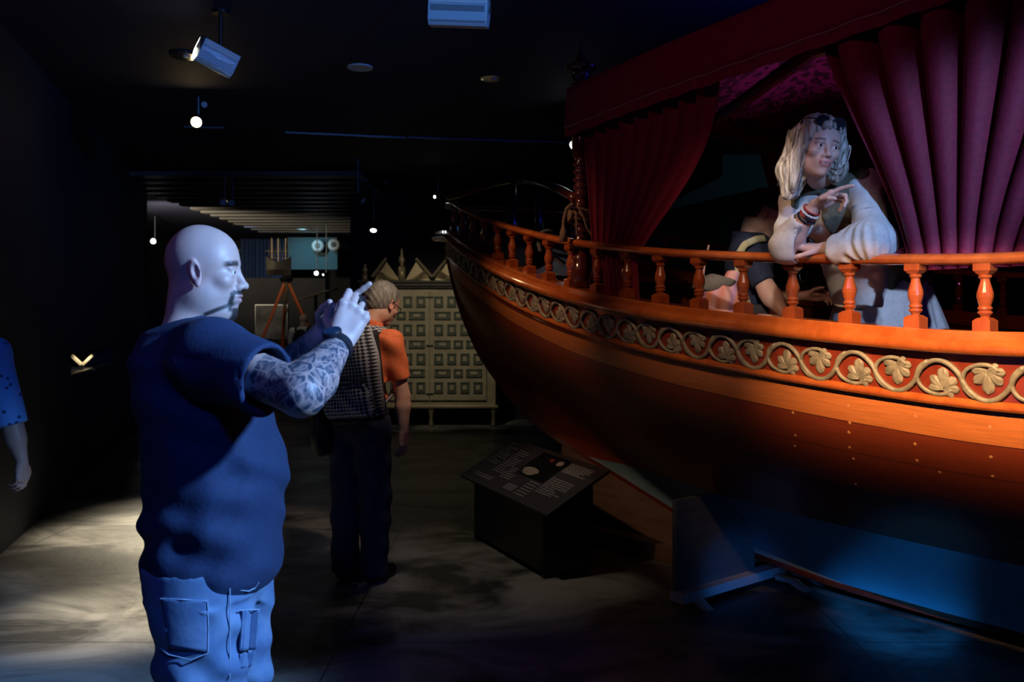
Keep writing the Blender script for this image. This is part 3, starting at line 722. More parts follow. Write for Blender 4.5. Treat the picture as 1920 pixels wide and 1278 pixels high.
# treenails on the planking
def on_px(px, py):                                    # where an image ray meets the near hull side
    kx = (px - CX) / F; kzv = (HZ - py) / F; best = None
    for s in np.linspace(2.0, 6.0, 500):
        # along the ray, find D with x match for this s at height z(D)
        D = None
        lo, hi = 2.0, 8.0
        for _ in range(1):
            # point = TIP + AX s + NR b ; x = kx * y
            bb = (TIP.x + AX.x * s - kx * (TIP.y + AX.y * s)) / (kx * NR.y - NR.x); D = TIP.y + AX.y * s + NR.y * bb
        z = CAMZ + kzv * D
        if z <= kz(s) or z > zF1(s): continue
        e = abs((sec(s, z) - pt(s, 0, z)).length - bb)
        if best is None or e < best[0]: best = (e, s, z)
    return best
M_nail = mat('wood_plug_light', (.55, .24, .09), .5); 
mbn = MB()
for px, py in ((1394, 725), (1487, 773), (1592, 792), (1592, 760), (1715, 780), (1855, 800), (1490, 816), (1593, 810), (1594, 838), (1716, 832), (1719, 863), (1858, 856), (1491, 836), (1599, 860), (1762, 885), (1862, 892), (1604, 907)):
    r_ = on_px(px, py)
    if r_:
        _, s, z = r_; p = sec(s, z); q1 = sec(s + .02, z) - p; q2 = sec(s, z + .02) - p; n = q1.cross(q2).normalized(); n = n if n.dot(NR) > 0 else -n
        mbn.lathe([(.001, -.002), (.006, -.002), (.006, .0012), (.001, .0015)], p, 10, n.to_track_quat('Z', 'Y').to_matrix())
o = obj('treenails', mbn, M_nail, boat); o['label'] = 'small pale round plugs in the planking'

# deck, inner lining and bench
DECK = .86
mb = MB(); rows = []
for s in np.linspace(1.3, 7.4, 50):
    b = 0.9 * (bS(s) - .12) if kz(s) < DECK else .02
    t = min(max((DECK - kz(s)) / (zF1(s) - kz(s)), 0), 1); b = max(.02 + (bS(s) - .055) * math.sin(t * PI / 2) ** pS(s) - .05, .02)
    rows.append([pt(s, b, DECK), pt(s, 0, DECK), pt(s, -b, DECK)])
mb.grid(rows); obj('deck', mb, M_keel, boat, solid=.02)
def bench(s0, s1, b0, b1, label):
    pass

# canopy: turned corner posts, header beams, hipped roof, valance
can = boat
CS0 = 2.78                                              # station of the front corner posts
def cz(s): return float(np.interp(s, [CS0, 3.6, 4.3, 5.1, 7], [2.72, 2.75, 2.78, 2.84, 2.9]))
def cb(s): return float(bS(max(s, CS0)) - .06)
CS1 = 6.8
M_post = wood('dark_turned_post', (.05, .012, .01), (.10, .02, .014), .2, 10)
def cpost(s, sd):
    p = pt(s, sd * cb(s), zC(s)); H = 2.44 - zC(s); top = 2.97
    prof = [(.001, 0), (.05, 0), (.05, .12), (.042, .13), (.05, .15), (.036, .17), (.030, .2)]
    z = .2; k = 0
    while z < H - .08:
        prof += [(.030, z), (.040, z + .012), (.041, z + .02), (.030, z + .034)]; z += .04 if (k % 6) < 4 else .06; k += 1
    prof += [(.045, H - .06), (.05, H), (.05, 2.76 - zC(s)), (.03, 2.77 - zC(s)), (.055, 2.80 - zC(s)), (.036, 2.815 - zC(s)), (.085, 2.835 - zC(s)), (.088, 2.85 - zC(s)), (.05, 2.875 - zC(s)), (.022, 2.89 - zC(s)), (.026, 2.905 - zC(s)), (.010, 2.93 - zC(s)), (.003, 2.985 - zC(s)), (.001, 2.985 - zC(s))]
    mb = MB(); mb.lathe(prof, p, 20); return obj('canopy_post', mb, M_post, boat, smooth=True)
cpost(CS0, 1); cpost(CS0, -1); cpost(CS1, 1); cpost(CS1, -1)
M_head = wood('gilded_header', (.16, .06, .02), (.30, .13, .04), .25, 10)
mb = MB(); a = pt(CS0, cb(CS0), 0); b = pt(CS0, -cb(CS0), 0); d = (b - a); n = AX
for q in range(24):
    f0, f1 = q / 24, (q + 1) / 24
    sc0 = .02 * math.cos(2 * PI * f0 * 2); sc1 = .02 * math.cos(2 * PI * f1 * 2)
    p0 = a + d * f0; p1 = a + d * f1
    V = []
    for p, s_ in ((p0, sc0), (p1, sc1)):
        for u, z in ((-.025, 2.72), (.025, 2.72), (.025, 2.63 + s_), (-.025, 2.63 + s_)): V.append(p + n * u + Vector((0, 0, z)))
    mb.add(V, [(0, 1, 5, 4), (1, 2, 6, 5), (2, 3, 7, 6), (3, 0, 4, 7)] + ([(0, 3, 2, 1)] if q == 0 else []) + ([(4, 5, 6, 7)] if q == 23 else []))
obj('header_beam', mb, M_head, boat)
mb = MB(); mb.tube([a + d * f - n * .035 + Vector((0, 0, 2.615 + .02 * math.cos(4 * PI * f))) for f in np.linspace(0, 1, 30)], .008, 6)
mb.tube([a + d * f - n * .035 + Vector((0, 0, 2.705)) for f in np.linspace(0, 1, 30)], .008, 6)
obj('header_trim', mb, mat('silver_trim', (.6, .6, .62), .25, .9), boat, smooth=True)
RZ = 3.02; RS = 3.5
mb = MB()
for sd in (1, -1):
    mb.tube([pt(s, sd * cb(s), cz(s) - .03) for s in np.linspace(CS0, CS1, 20)], .028, 8)
obj('side_beam', mb, M_post, boat)
mb = MB(); mb.tube([pt(CS0, 0, 2.70), pt(RS, 0, RZ - .05), pt(CS1, 0, RZ - .03)], .035, 8); obj('ridge_beam', mb, M_post, boat)
def velvet(name, c1, c2, rough=.75, damask=False):
    m, N, L, b = nmat(name)
    tc = N.new('ShaderNodeTexCoord'); nz = N.new('ShaderNodeTexNoise'); nz.inputs['Scale'].default_value = 9 if damask else 60; nz.inputs['Detail'].default_value = 3; nz.inputs['Distortion'].default_value = 2.5 if damask else 0
    L.new(tc.outputs['Object'], nz.inputs['Vector']); rp = N.new('ShaderNodeValToRGB'); e = rp.color_ramp.elements
    e[0].position = .47 if damask else .3; e[1].position = .53 if damask else .7; e[0].color = (*c1, 1); e[1].color = (*c2, 1)
    L.new(nz.outputs['Fac'], rp.inputs[0]); L.new(rp.outputs[0], b.inputs['Base Color']); b.inputs['Roughness'].default_value = rough
    b.inputs['Sheen Weight'].default_value = .12; b.inputs['Sheen Roughness'].default_value = .4; b.inputs['Sheen Tint'].default_value = (.9, .1, .35, 1)
    bp = N.new('ShaderNodeBump'); bp.inputs['Strength'].default_value = .15; bp.inputs['Distance'].default_value = .004; L.new(nz.outputs['Fac'], bp.inputs['Height']); L.new(bp.outputs[0], b.inputs['Normal'])
    return m
M_vel = velvet('crimson_velvet', (.17, .004, .022), (.25, .008, .034)); M_dam = velvet('crimson_damask', (.07, .006, .03), (.36, .03, .16), .5, True)
mb = MB()
for sd in (1, -1):
    mb.grid([[pt(s, sd * cb(s), cz(s)), pt((s + max(s, RS)) * .5, sd * cb(s) * .5, cz(s) * .5 + RZ * .5), pt(max(s, RS), 0, RZ)] for s in np.linspace(CS0, CS1, 30)])
mb.grid([[pt(CS0, sdb, 2.72), pt(CS0 + (RS - CS0) * .5, sdb * .5, (2.72 + RZ) / 2), pt(RS, 0, RZ)] for sdb in np.linspace(-cb(CS0), cb(CS0), 12)])
obj('canopy_roof', mb, M_dam, boat, solid=.012)
# valance with gathered fringe
def valance_path():
    pts = [(pt(s, -cb(s), 0), cz(s), -1) for s in np.linspace(CS1, CS0, 60)]
    pts += [(pt(CS0, x, 0), 2.72, 0) for x in np.linspace(-cb(CS0), cb(CS0), 26)[1:-1]]
    pts += [(pt(s, cb(s), 0), cz(s), 1) for s in np.linspace(CS0, CS1, 90)]
    return pts
def side_valance(sd):
    mb = MB(); fr = MB(); br = MB(); rows = []; frr = []; brp = []
    for s in np.linspace(CS0 - .05, CS1, 200):
        t, nn = frame(max(s, CS0), sd); p = pt(s, sd * (cb(s) + .055), 0); z = cz(s); wv = .006 * math.sin(s * 31)
        rows.append([p + nn * (wv * j / 5 + .012 * j / 5) + Vector((0, 0, z + .02 - .21 * j / 5)) for j in range(6)])
        frr.append([p + nn * (.012 + wv * 1.2 + .003 * math.sin(s * 400)) + Vector((0, 0, z - .19 - .05 * j / 2)) for j in range(3)])
        brp.append(p + nn * (.016 + wv) + Vector((0, 0, z - .19)))
    mb.grid(rows); obj('valance', mb, M_vel, boat, smooth=True, solid=.006)
    fr.grid(frr); obj('fringe', fr, M_vel, boat, solid=.004)
    br.tube(brp, .005, 6); obj('braid_trim', br, mat('tarnished_gold_braid', (.34, .17, .13), .6, .2), boat, smooth=True)
side_valance(1); side_valance(-1)
mb = MB(); a = pt(CS0 - .05, cb(CS0) + .05, 0); b = pt(CS0 - .05, cb(CS0) - .16, 0)
mb.grid([[a + (b - a) * q / 10 + Vector((0, 0, 2.74 - .26 * j / 5)) for j in range(6)] for q in range(11)])
a2 = pt(CS0 - .05, -cb(CS0) - .05, 0); b2 = pt(CS0 - .05, -cb(CS0) + .16, 0)
mb.grid([[a2 + (b2 - a2) * q / 10 + Vector((0, 0, 2.74 - .26 * j / 5)) for j in range(6)] for q in range(11)])
obj('valance', mb, M_vel, boat, smooth=True, solid=.006)

# curtains: folds swept from a pleated head to a gathered tie
def curtain(s_head, s_tie, z_tie, sd, npl=9, amp=.035, label=None, w0=.09, bell=1.0, foot=None, sag=.35, out=.0, fs=0.):
    """s_head (from, to) along the canopy edge; drawn together at station s_tie"""
    mb = MB(); n = npl * 14; rows = []
    for q in range(n + 1):
        f = q / n; sh = s_head[0] + (s_head[1] - s_head[0]) * f; row = []; z0 = cz(sh) - .07
        for j in range(27):
            g = j / 26
            e = g ** (1.0 + sag * 2 * abs(f - (0 if abs(s_head[0] - s_tie) < abs(s_head[1] - s_tie) else 1)))
            st = s_tie + (f - .5) * w0
            s = sh + (st - sh) * (e * e * (3 - 2 * e) * .55 + e * .45)
            z = z0 + (z_tie - z0) * g - .0
            am = amp * (1 - .55 * g) ; ph = 2 * PI * npl * f + .5 * math.sin(f * 9)
            bb = cb(s) + am * math.sin(ph) + out * math.sin(PI * g) 
            row.append(pt(s + am * .5 * math.cos(ph), sd * bb, z))
        if foot is not None:
            z1, w1 = foot
            for j in range(1, 13):
                g = j / 12; st = s_tie + fs * g + (f - .5) * (w0 + (w1 - w0) * g); am = amp * (.45 + .5 * g); ph = 2 * PI * npl * f
                row.append(pt(st, sd * (cb(st) - .05 * g + am * math.sin(ph) * .8), z_tie + (z1 - z_tie) * g))
        rows.append(row)
    mb.grid(rows); o = obj('curtain', mb, M_vel, boat, smooth=True, solid=.004); o['label'] = label; return o
curtain((CS0 + .03, 3.80), CS0 + .30, 1.80, 1, 9, .032, 'crimson velvet curtain drawn back to the front post', .36, foot=(1.4, .30), sag=.5)
curtain((6.1, 4.28), 4.96, 1.68, 1, 10, .05, 'crimson velvet curtain swept down to the right', -.56, sag=.12)
curtain((CS0 + .03, 3.1), CS0 + .12, 1.9, -1, 7, .03, 'crimson velvet curtain at the far front corner', .14, foot=(1.3, .3), sag=.4)
curtain((5.2, 4.6), 5.0, 1.9, -1, 7, .03, 'crimson velvet curtain on the far side', -.14, foot=(1.3, .3), sag=.4)
mb = MB(); rows = []
for q in range(71):
    f = q / 70; b0_ = -cb(CS0) * (1 - f) + cb(CS0) * -.42 * f; row = []
    for j in range(25):
        g = j / 24; e = g ** 1.2 * (1 - .3 * f * (1 - g)); bt_ = -cb(CS0) + .03 + .12 * f; b_ = b0_ + (bt_ - b0_) * e; ph = 2 * PI * 5 * f
        row.append(pt(CS0 + .02 + .028 * (1 - .5 * g) * math.sin(ph), b_ + .01 * math.cos(ph), 2.66 - (2.66 - 1.85) * g))
    rows.append(row)
mb.grid(rows); o = obj('curtain', mb, M_vel, boat, smooth=True, solid=.004); o['label'] = 'crimson velvet curtain hanging from the gilded header'
# bundle drawn across at the foot of the big curtain
mb = MB(); rows = []
for q in range(41):
    f = q / 40; row = []
    for j in range(9):
        g = j / 8; s = 4.60 + .20 * g; row.append(pt(s, cb(s) - .02 + .012 * math.sin(f * 30 + g), 1.72 + .08 * g + (.04 + .05 * g) * (f - .5)))
    rows.append(row)
mb.grid(rows); obj('tie_back', mb, M_vel, boat, smooth=True, solid=.004)

# arched beam over the foredeck with two tapered stanchions
mb = MB(); apx = []
for px, py, s, b in ((838, 369, .05, 0), (870, 362, .25, 0), (905, 348, .45, .0), (945, 338, .72, 0.02), (985, 336, .95, .08), (1020, 343, 1.3, .3), (1050, 356, 1.7, .6), (1078, 371, 2.2, .85)):
    k = (px - CX) / F; best = min(np.linspace(0, 2.6, 400), key=lambda q: abs(pt(q, b, 0).x - k * pt(q, b, 0).y)); p = pt(best, b, 0); apx.append((p.x, p.y, CAMZ + (HZ - py) * p.y / F))
ap = np.array(apx); tt = np.arange(len(ap)); t2 = np.linspace(0, len(ap) - 1, 60); A3 = np.stack([smooth_curve(tt, ap[:, q], 200, 8)(t2) for q in range(3)], 1)
mb.tube([Vector(p) for p in A3], .03, 8, flat=1.2); obj('arched_beam', mb, M_post, boat, smooth=True)
for px, i in ((960, 26), (1012, 38)):
    k = (px - CX) / F; p = min(A3, key=lambda a: abs(a[0] - k * a[1])); p = Vector(p); 
    zb_ = zR(1.0) - .45
    mb = MB(); mb.lathe([(.001, 0), (.06, 0), (.055, .12), (.035, (p.z - zb_) * .5), (.022, p.z - zb_), (.001, p.z - zb_)], (p.x, p.y, zb_), 14); obj('stanchion', mb, M_post, boat, smooth=True)
# foredeck closing the bow between the rails
mb = MB(); mb.grid([[pt(s, (bS(s) - .06) * f, zC(s) - .07) for f in (-1, -.5, 0, .5, 1)] for s in np.linspace(.05, 1.9, 16)]); obj('foredeck', mb, M_keel, boat, solid=.02)

# ropes on the rail and post
M_rope = mat('grey_hemp_rope', (.16, .17, .18), .9, bump=.8, bscale=120); M_rope2 = mat('tan_hemp_rope', (.20, .13, .075), .9, bump=.8, bscale=120)
def pxp(px, py, s, sd=1, boff=0): p = pt(s, sd * (bS(s) + boff), 0); return P(px, py, p.y)
sR = [a[0] for a in ST if abs(a[2] - (CAMZ + (HZ - 451) * 5.1 / F)) < .01]; s_r = 2.22
mb = MB(); base = pt(s_r, bS(s_r), 0); Dr = base.y
pr = [P(1014, 470, Dr - .03), P(1010, 455, Dr - .05), P(1010, 443, Dr - .04), P(1016, 436, Dr), P(1028, 433, Dr + .05), P(1038, 438, Dr + .09), P(1034, 455, Dr + .1), P(1022, 462, Dr + .06), P(1030, 472, Dr + .05), P(1046, 486, Dr + .04), P(1058, 496, Dr + .04)]
def smpath(p, n=50, sg=6):
    a = np.array([list(q) for q in p]); t = np.arange(len(a)); t2 = np.linspace(0, len(a) - 1, n); return [Vector(v) for v in np.stack([smooth_curve(t, a[:, q], 240, sg)(t2) for q in range(3)], 1)]
mb.tube(smpath(pr), .014, 8); tag(obj('rope', mb, M_rope, smooth=True), 'grey rope looped over the boat rail left of the canopy post', 'rope')
mb = MB(); pp = pt(CS0, cb(CS0), 0)
def circ(c, r, a0, a1, n=24, tilt=.4): return [Vector((c[0] + r * math.cos(R(a)), c[1] + r * math.sin(R(a)), c[2] + tilt * r * math.sin(R(a * 2)))) for a in np.linspace(a0, a1, n)]
zz = CAMZ + (HZ - 412) * pp.y / F
for q in range(4): mb.tube(circ((pp.x, pp.y, zz + .016 * q), .062, 0, 360 - 1, 26, .15), .011, 7)
k = pp + Vector((-.05, -.06, zz))
mb.tube(smpath([k + Vector((.03, 0, .04)), k + Vector((.0, -.03, .075)), k + Vector((-.03, -.02, .05)), k + Vector((-.045, 0, -.01)), k + Vector((-.045, 0, -.05))]), .010, 7)
mb.tube(smpath([k + Vector((-.01, 0, .05)), k + Vector((.03, -.03, .06)), k + Vector((.06, -.03, .0)), k + Vector((.075, -.02, -.05)), k + Vector((.12, 0, -.11))]), .007, 7)
mb.tube(smpath([k + Vector((.0, 0, .05)), k + Vector((.02, -.03, .02)), k + Vector((.022, -.02, -.05)), k + Vector((.03, 0, -.09))]), .007, 7)
mb.lathe([(.001, 0), (.024, 0), (.018, .05), (.008, .08), (.001, .08)], k + Vector((-.047, 0, -.12)), 10)
tag(obj('rope', mb, M_rope2, smooth=True), 'tan rope wound round the front canopy post with a frayed tassel', 'rope')

# ------------------------------------------------------------------ cradle, keel board, floor beam
M_board = mat('stained_plywood', (.10, .10, .11), .5, col2=(.16, .16, .17), scale=3, stretch=(1, 1, 7), bump=.1)
M_board2 = mat('brown_plywood', (.14, .09, .06), .7, col2=(.19, .13, .09), scale=4, stretch=(1, 1, 5))
CR = 3.14
t = thing('cradle', 'dark wooden boat cradle panel on a pale channel beam with tilting feet', 'boat stand', pt(CR, .3, 0))
poly = [pt(CR, .77, .075)]
poly += [pt(CR, .77, .52)]
for b in np.linspace(.77, .18, 12):
    lo = kz(CR); z = lo
    zs = np.linspace(lo, 1.2, 200); bb = [(sec(CR, q) - pt(CR, 0, q)).length for q in zs]; z = float(np.interp(b, bb, zs)); poly.append(pt(CR, b, min(z - .01, .56)))
poly += [pt(CR, .10, .17), pt(CR, .10, .075)]
mb = MB(); mb.prism(poly[::-1], AX * .028); obj('panel', mb, M_board, t)
mb = MB(); c0 = pt(CR, .79, 0); c1 = pt(CR, -.12, 0); mb.prism([c0 + Vector((0, 0, .035)), c0 + Vector((0, 0, .085)), c1 + Vector((0, 0, .085)), c1 + Vector((0, 0, .035))], AX * .09); obj('channel_beam', mb, M_white, t, bevel=.003)
q = rz(math.atan2(AX.y, AX.x))
for (b, s, nm) in ((.66, CR - .03, 'foot'), (-.02, CR + .1, 'foot'), (-.18, CR + .1, 'foot')):
    mb = MB(); p = pt(s, b, 0)
    V = [(0, .05), (.12, .05), (.20, .0), (.155, 0), (.10, .025), (0, .025)]
    mb.prism([p + AX * x + NR * -.02 + Vector((0, 0, z)) for x, z in V], NR * .05); obj(nm, mb, M_white, t, bevel=.002)
mb = MB(); p = pt(CR + .1, -.10, .07); mb.tube([p, p + NR * -.10], .015, 10); mb.tube([p + Vector((0, 0, -.02)), p + Vector((0, 0, .05))], .01, 8); mb.lathe([(.001, 0), (.024, 0), (.024, .018), (.001, .018)], p + Vector((0, 0, .03)), 6); obj('clamp', mb, M_chrome, t)
# keel board and its base
t = thing('keel_support', 'tall brown board propping the bow above a low plinth', 'boat stand', pt(2.2, 0, 0))
poly = [pt(1.46, 0, .1)] + [pt(s, 0, kz(s) - .03) for s in np.linspace(1.46, 3.0, 12)] + [pt(3.0, 0, .1)]
mb = MB(); mb.prism([p + NR * .03 for p in poly], NR * -.06); obj('board', mb, M_board2, t)
mb = MB(); mb.box(pt(2.24, 0, .05), (1.6, .3, .1), q); obj('plinth', mb, M_board2, t, bevel=.004)
# ------------------------------------------------------------------ information lectern
t = thing('information_lectern', 'low dark lectern with a slanted printed information panel in front of the bow', 'information stand', (.05, 5.9, 0))
TL = P(945, 832, 6.5); TR = P(1143, 880, 5.385); BL = P(862, 890, 6.35); BR = P(1025, 965, 5.2)
nrm = (BR - BL).cross(TL - BL).normalized(); nrm = nrm if nrm.z > 0 else -nrm
TL = BL + (TR - BR)                                       # keep it a true rectangle
M_panel = mat('printed_panel', (.05, .045, .055), .45)
mb = MB(); mb.prism([BL, BR, TR, TL], nrm * -.02); obj('panel', mb, M_panel, t, bevel=.002)
eu = (BR - BL); ev = (TL - BL)
def pp_(u, v, o=.0015): return BL + eu * u + ev * v + nrm * o
M_ink = mat('grey_print', (.35, .34, .38), .6); M_photo = mat('dark_print', (.008, .008, .01), .3); M_pale = mat('pale_print', (.42, .38, .34), .6, col2=(.25, .2, .18), scale=30); M_redp = mat('red_print', (.3, .03, .02), .6)
def patch(mb, u0, v0, u1, v1, o=.0015): mb.prism([pp_(u0, v0, o), pp_(u1, v0, o), pp_(u1, v1, o), pp_(u0, v1, o)], nrm * .0005)
rnd = random.Random(3)
def textblock(u0, u1, v0, v1, n):
    mb = MB()
    for i in range(n):
        v = v1 - (v1 - v0) * (i + .5) / n; u = u0
        ue = u1 if rnd.random() < .8 else u0 + (u1 - u0) * rnd.uniform(.4, .9)
        while u < ue: wl = min(rnd.uniform(.008, .03), ue - u); patch(mb, u, v - .008, u + wl, v + .008); u += wl + .006
    obj('text_block', mb, M_ink, t)
textblock(.04, .17, .42, .84, 9); textblock(.20, .33, .30, .84, 12); textblock(.04, .10, .88, .93, 1); textblock(.33, .44, .25, .5, 6)
textblock(.72, .93, .70, .90, 7); textblock(.72, .93, .25, .58, 9); textblock(.60, .70, .08, .4, 6); textblock(.47, .57, .1, .22, 4); textblock(.10, .30, .12, .20, 2)
mb = MB(); patch(mb, .40, .42, .70, .93); obj('photo', mb, M_photo, t)
mb = MB(); V = [pp_(.50 + .075 * math.cos(a) * (1 + .1 * math.sin(3 * a)), .53 + .08 * math.sin(a), .003) for a in np.linspace(0, 2 * PI, 24)[:-1]]; mb.add(V, [tuple(range(23))]); V = [pp_(.64 + .03 * math.cos(a), .82 + .05 * math.sin(a), .003) for a in np.linspace(0, 2 * PI, 16)[:-1]]; mb.add(V, [tuple(range(15))]); obj('picture_detail', mb, M_pale, t)
mb = MB(); V = [pp_(.55 + .02 * math.cos(a), .83 + .03 * math.sin(a), .003) for a in np.linspace(0, 2 * PI, 12)[:-1]]; mb.add(V, [tuple(range(11))]); obj('picture_detail', mb, M_redp, t)
b0 = P(1020, 1085, 5.28); b1 = P(892, 1010, 6.24); b2 = P(1110, 1075, 5.39)
for v in (b0, b1, b2): v.z = 0
ex = (b1 - b0); ey = (b2 - b0); ey = ey - ex * (ey.dot(ex) / ex.dot(ex)); ey = ey.normalized() * .30
def under(p): # height of the panel above a floor point
    return BL.z - (nrm.x * (p.x - BL.x) + nrm.y * (p.y - BL.y)) / nrm.z - .022
mb = MB(); pl4 = [b0, b0 + ex, b0 + ex + ey, b0 + ey]
for k in (0, 1):                                          # two end boards joined by front and back boards, open below at the middle
    pass
def board(a, b, z0=0, th=.025):
    d_ = (b - a).normalized(); n_ = Vector((-d_.y, d_.x, 0)) * th
    V = [Vector((p.x, p.y, z)) for p, z in ((a, z0), (b, z0), (b, under(b)), (a, under(a)))]
    mb.prism(V, n_)
board(pl4[0], pl4[3]); board(pl4[1], pl4[2]); board(pl4[1], pl4[0], .03); board(pl4[2], pl4[3], .03)
obj('base', mb, M_black, t)

mb = MB(); rows = []
for s in np.linspace(2.2, 6.4, 16):
    p = pt(s, bS(s) - .02, float(zR(s)) + .01); d = p - WARM_AT; q = WARM_AT + d * .17; u = WARM_AT + (p + Vector((0, 0, 1.3)) - WARM_AT) * .17; rows.append([q, u])
mb.grid(rows); obj('beam_block_blade', mb, M_black, SHUT, solid=.001)  # added blade, blocks the warm beam above the rail
mb = MB(); rows = []
for s in np.linspace(2.0, 6.4, 16):
    p = sec(s, .97); q = WARM_AT + (p - WARM_AT) * .17; u = WARM_AT + (p + NR * 2.2 - Vector((0, 0, .9)) - WARM_AT) * .17; rows.append([q, u])
mb.grid(rows); obj('beam_block_blade', mb, M_black, SHUT, solid=.001)  # added blade, blocks the warm beam below the planking
mb = MB(); mb.lathe([(.001, .19), (.03, .19), (.04, .06), (.04, .03), (.001, .03)], WARM_AT, 16, (Vector((1.55, 3.05, 1.25)) - WARM_AT).to_track_quat('-Z', 'Y').to_matrix()); obj('housing', mb, M_black, SHUT)
# ------------------------------------------------------------------ painted cabinet
CD = 12.7; sx = lambda px: (px - CX) * CD / F; szz = lambda py: CAMZ - (py - HZ) * CD / F
M_cab = mat('cream_painted_wood', (.46, .40, .26), .6, col2=(.36, .31, .20), scale=6, bump=.15, bscale=30)
M_cabg = mat('green_grey_moulding', (.10, .12, .09), .6); M_cabd = mat('dark_carved_wood', (.05, .04, .03), .5); M_gilt = mat('worn_gilt', (.42, .34, .2), .45, .5, bump=.3, bscale=40)
t = thing('cabinet', 'tall cream painted cabinet with two panelled doors and gilt crested top', 'cabinet', (sx(806), CD + .25, 0))
xL, xR = sx(683), sx(929); zt_, zb_ = szz(540), szz(760); dep = .5
mb = MB(); mb.box(((xL + xR) / 2, CD + dep / 2 + .02, (zt_ + zb_) / 2), (xR - xL, dep, zt_ - zb_)); obj('body', mb, M_cab, t, bevel=.005)
mb = MB()
for z, h, o_ in ((szz(533), .05, .06), (szz(528), .03, .09), (szz(538), .03, .03)): mb.box(((xL + xR) / 2, CD + dep / 2, z), (xR - xL + 2 * o_, dep + 2 * o_, h))
obj('cornice', mb, M_cabd, t, bevel=.006)
mb = MB(); mb.box(((xL + xR) / 2, CD + dep / 2, szz(762)), (xR - xL + .08, dep + .08, .04)); obj('base_moulding', mb, M_gilt, t, bevel=.008)
mb = MB(); mb.box(((xL + xR) / 2, CD + dep / 2 + .02, szz(771)), (xR - xL, dep - .1, .09)); obj('skirt', mb, M_cabd, t)
for px, yy in ((690, CD + .03), (808, CD + .03), (925, CD + .03), (690, CD + dep), (925, CD + dep)):
    mb = MB(); mb.lathe([(.001, 0), (.03, 0), (.035, .04), (.02, .1), (.028, .18), (.05, .25), (.055, szz(764)), (.001, szz(764))], (sx(px), yy, 0), 12); obj('leg', mb, M_gilt if yy < CD + .1 else M_cabd, t, smooth=True)
def door(x0, x1, hinge_left):
    z0, z1 = szz(750), szz(546); fx = CD + .0
    mb = MB(); mb.box(((x0 + x1) / 2, fx, (z0 + z1) / 2), (x1 - x0, .03, z1 - z0)); d = obj('door', mb, M_cab, t, bevel=.004)
    W = x1 - x0; g = W * .035
    def panel(cx, cz_, w_, h_):
        mb = MB(); r = .018
        for dx, dz, a, b in ((0, h_ / 2, w_ + r, r), (0, -h_ / 2, w_ + r, r), (-w_ / 2, 0, r, h_ + r), (w_ / 2, 0, r, h_ + r)): mb.box((cx + dx, fx - .022, cz_ + dz), (a, .03, b))
        mb.box((cx, fx - .02, cz_), (w_ * .86, .006, h_ * .84)); o = obj('panel_moulding', mb, M_cabg, d, bevel=.003)
        mb = MB(); mb.box((cx, fx - .024, cz_), (w_ * .52, .02, h_ * .5)); obj('panel_field', mb, M_cab, d, bevel=.004)
    rows = [565.5, 591.5, 618, 645, 672.5, 699, 726]
    wcol = W / 4.25
    for i, ry in enumerate(rows):
        zc = szz(ry)
        if i % 2 == 0:
            for c in range(4): panel(x0 + W * (.15 + .2333 * c), zc, W * .135, .135)
        else:
            panel(x0 + W * .22, zc, W * .26, .095); panel(x0 + W * .5, zc, W * .14, .095); panel(x0 + W * .78, zc, W * .26, .095)
    mb = MB(); xx = x0 + .02 if not hinge_left else x1 - .02
    for zq in (szz(557), szz(648), szz(738)): mb.box((xx, fx - .02, zq), (.05, .012, .02))
    obj('iron_strap', mb, M_black, d)
xm = sx(806)
door(sx(700), xm - .006, True); door(xm + .006, sx(912), False)
def crest(px0, px1, flip):
    mb = MB(); x0, x1 = sx(px0), sx(px1); zb = szz(526); zt2 = szz(487); n = 9
    # swept raking ribs of a half pediment
    for q in range(6):
        pts = []
        for j in range(n):
            f = j / (n - 1); x = x0 + (x1 - x0) * (f if flip else 1 - f); top = .02 + (zt2 - zb) * (1 - f) ** 1.3
            pts.append((x, CD + .12, zb + top * (1 - q / 6.5) + .01))
        mb.tube(pts, .016, 6)
    mb.prism([(x0, CD + .13, zb), (x1, CD + .13, zb), ((x0 if flip else x1), CD + .13, zt2 - .03)], (0, .06, 0))
    obj('crest', mb, M_gilt, t, smooth=False)
crest(726, 700, True) if False else None
def pedi(xa, xpeak, xc):
    mb = MB(); zb = szz(526); zp = szz(487)
    A_, Pk, C_ = (sx(xa), zb), (sx(xpeak), zp), (sx(xc), zb + .02)
    mb.prism([(A_[0], CD + .15, zb), (sx(xc), CD + .15, zb), (Pk[0], CD + .15, zp - .02)], (0, .05, 0))
    mb.tube([(A_[0] - .02 * (1 if xa < xpeak else -1), CD + .12, zb + .06), (Pk[0], CD + .12, zp + .03)], .022, 6)
    for q in range(6):
        f0 = q / 6
        pts = []
        for j in range(12):
            g = j / 11; x = A_[0] + (C_[0] - A_[0]) * (f0 * .5 + g * (1 - f0 * .5)); z = zb + .01 + (zp - zb) * (1 - f0) * max(0, (1 - g)) ** 2.0 * (.85) * min(1, 3 * g + .25)
            pts.append((x, CD + .12, z))
        mb.tube(pts, .009, 6)
    obj('crest', mb, M_gilt, t)
pedi(698, 722, 748); pedi(806, 778, 757); pedi(812, 838, 864); pedi(920, 892, 871)
def finial(px, top, big):
    mb = MB(); x = sx(px); zb = szz(527); H = szz(top) - zb; k = H / .5
    mb.box((x, CD + .1, zb + .1 * (1 if big else .5)), (.09 if big else .06, .08, .2 if big else .1))
    mb.lathe([(.001, .2 * k), (.045, .2 * k), (.02, .26 * k), (.05, .31 * k), (.035, .36 * k), (.016, .40 * k), (.02, .44 * k), (.004, .5 * k), (.001, .5 * k)], (x, CD + .1, zb), 12); obj('finial', mb, M_gilt, t, smooth=True)
finial(752, 463, True); finial(867, 463, True); finial(682, 494, False); finial(930, 494, False)

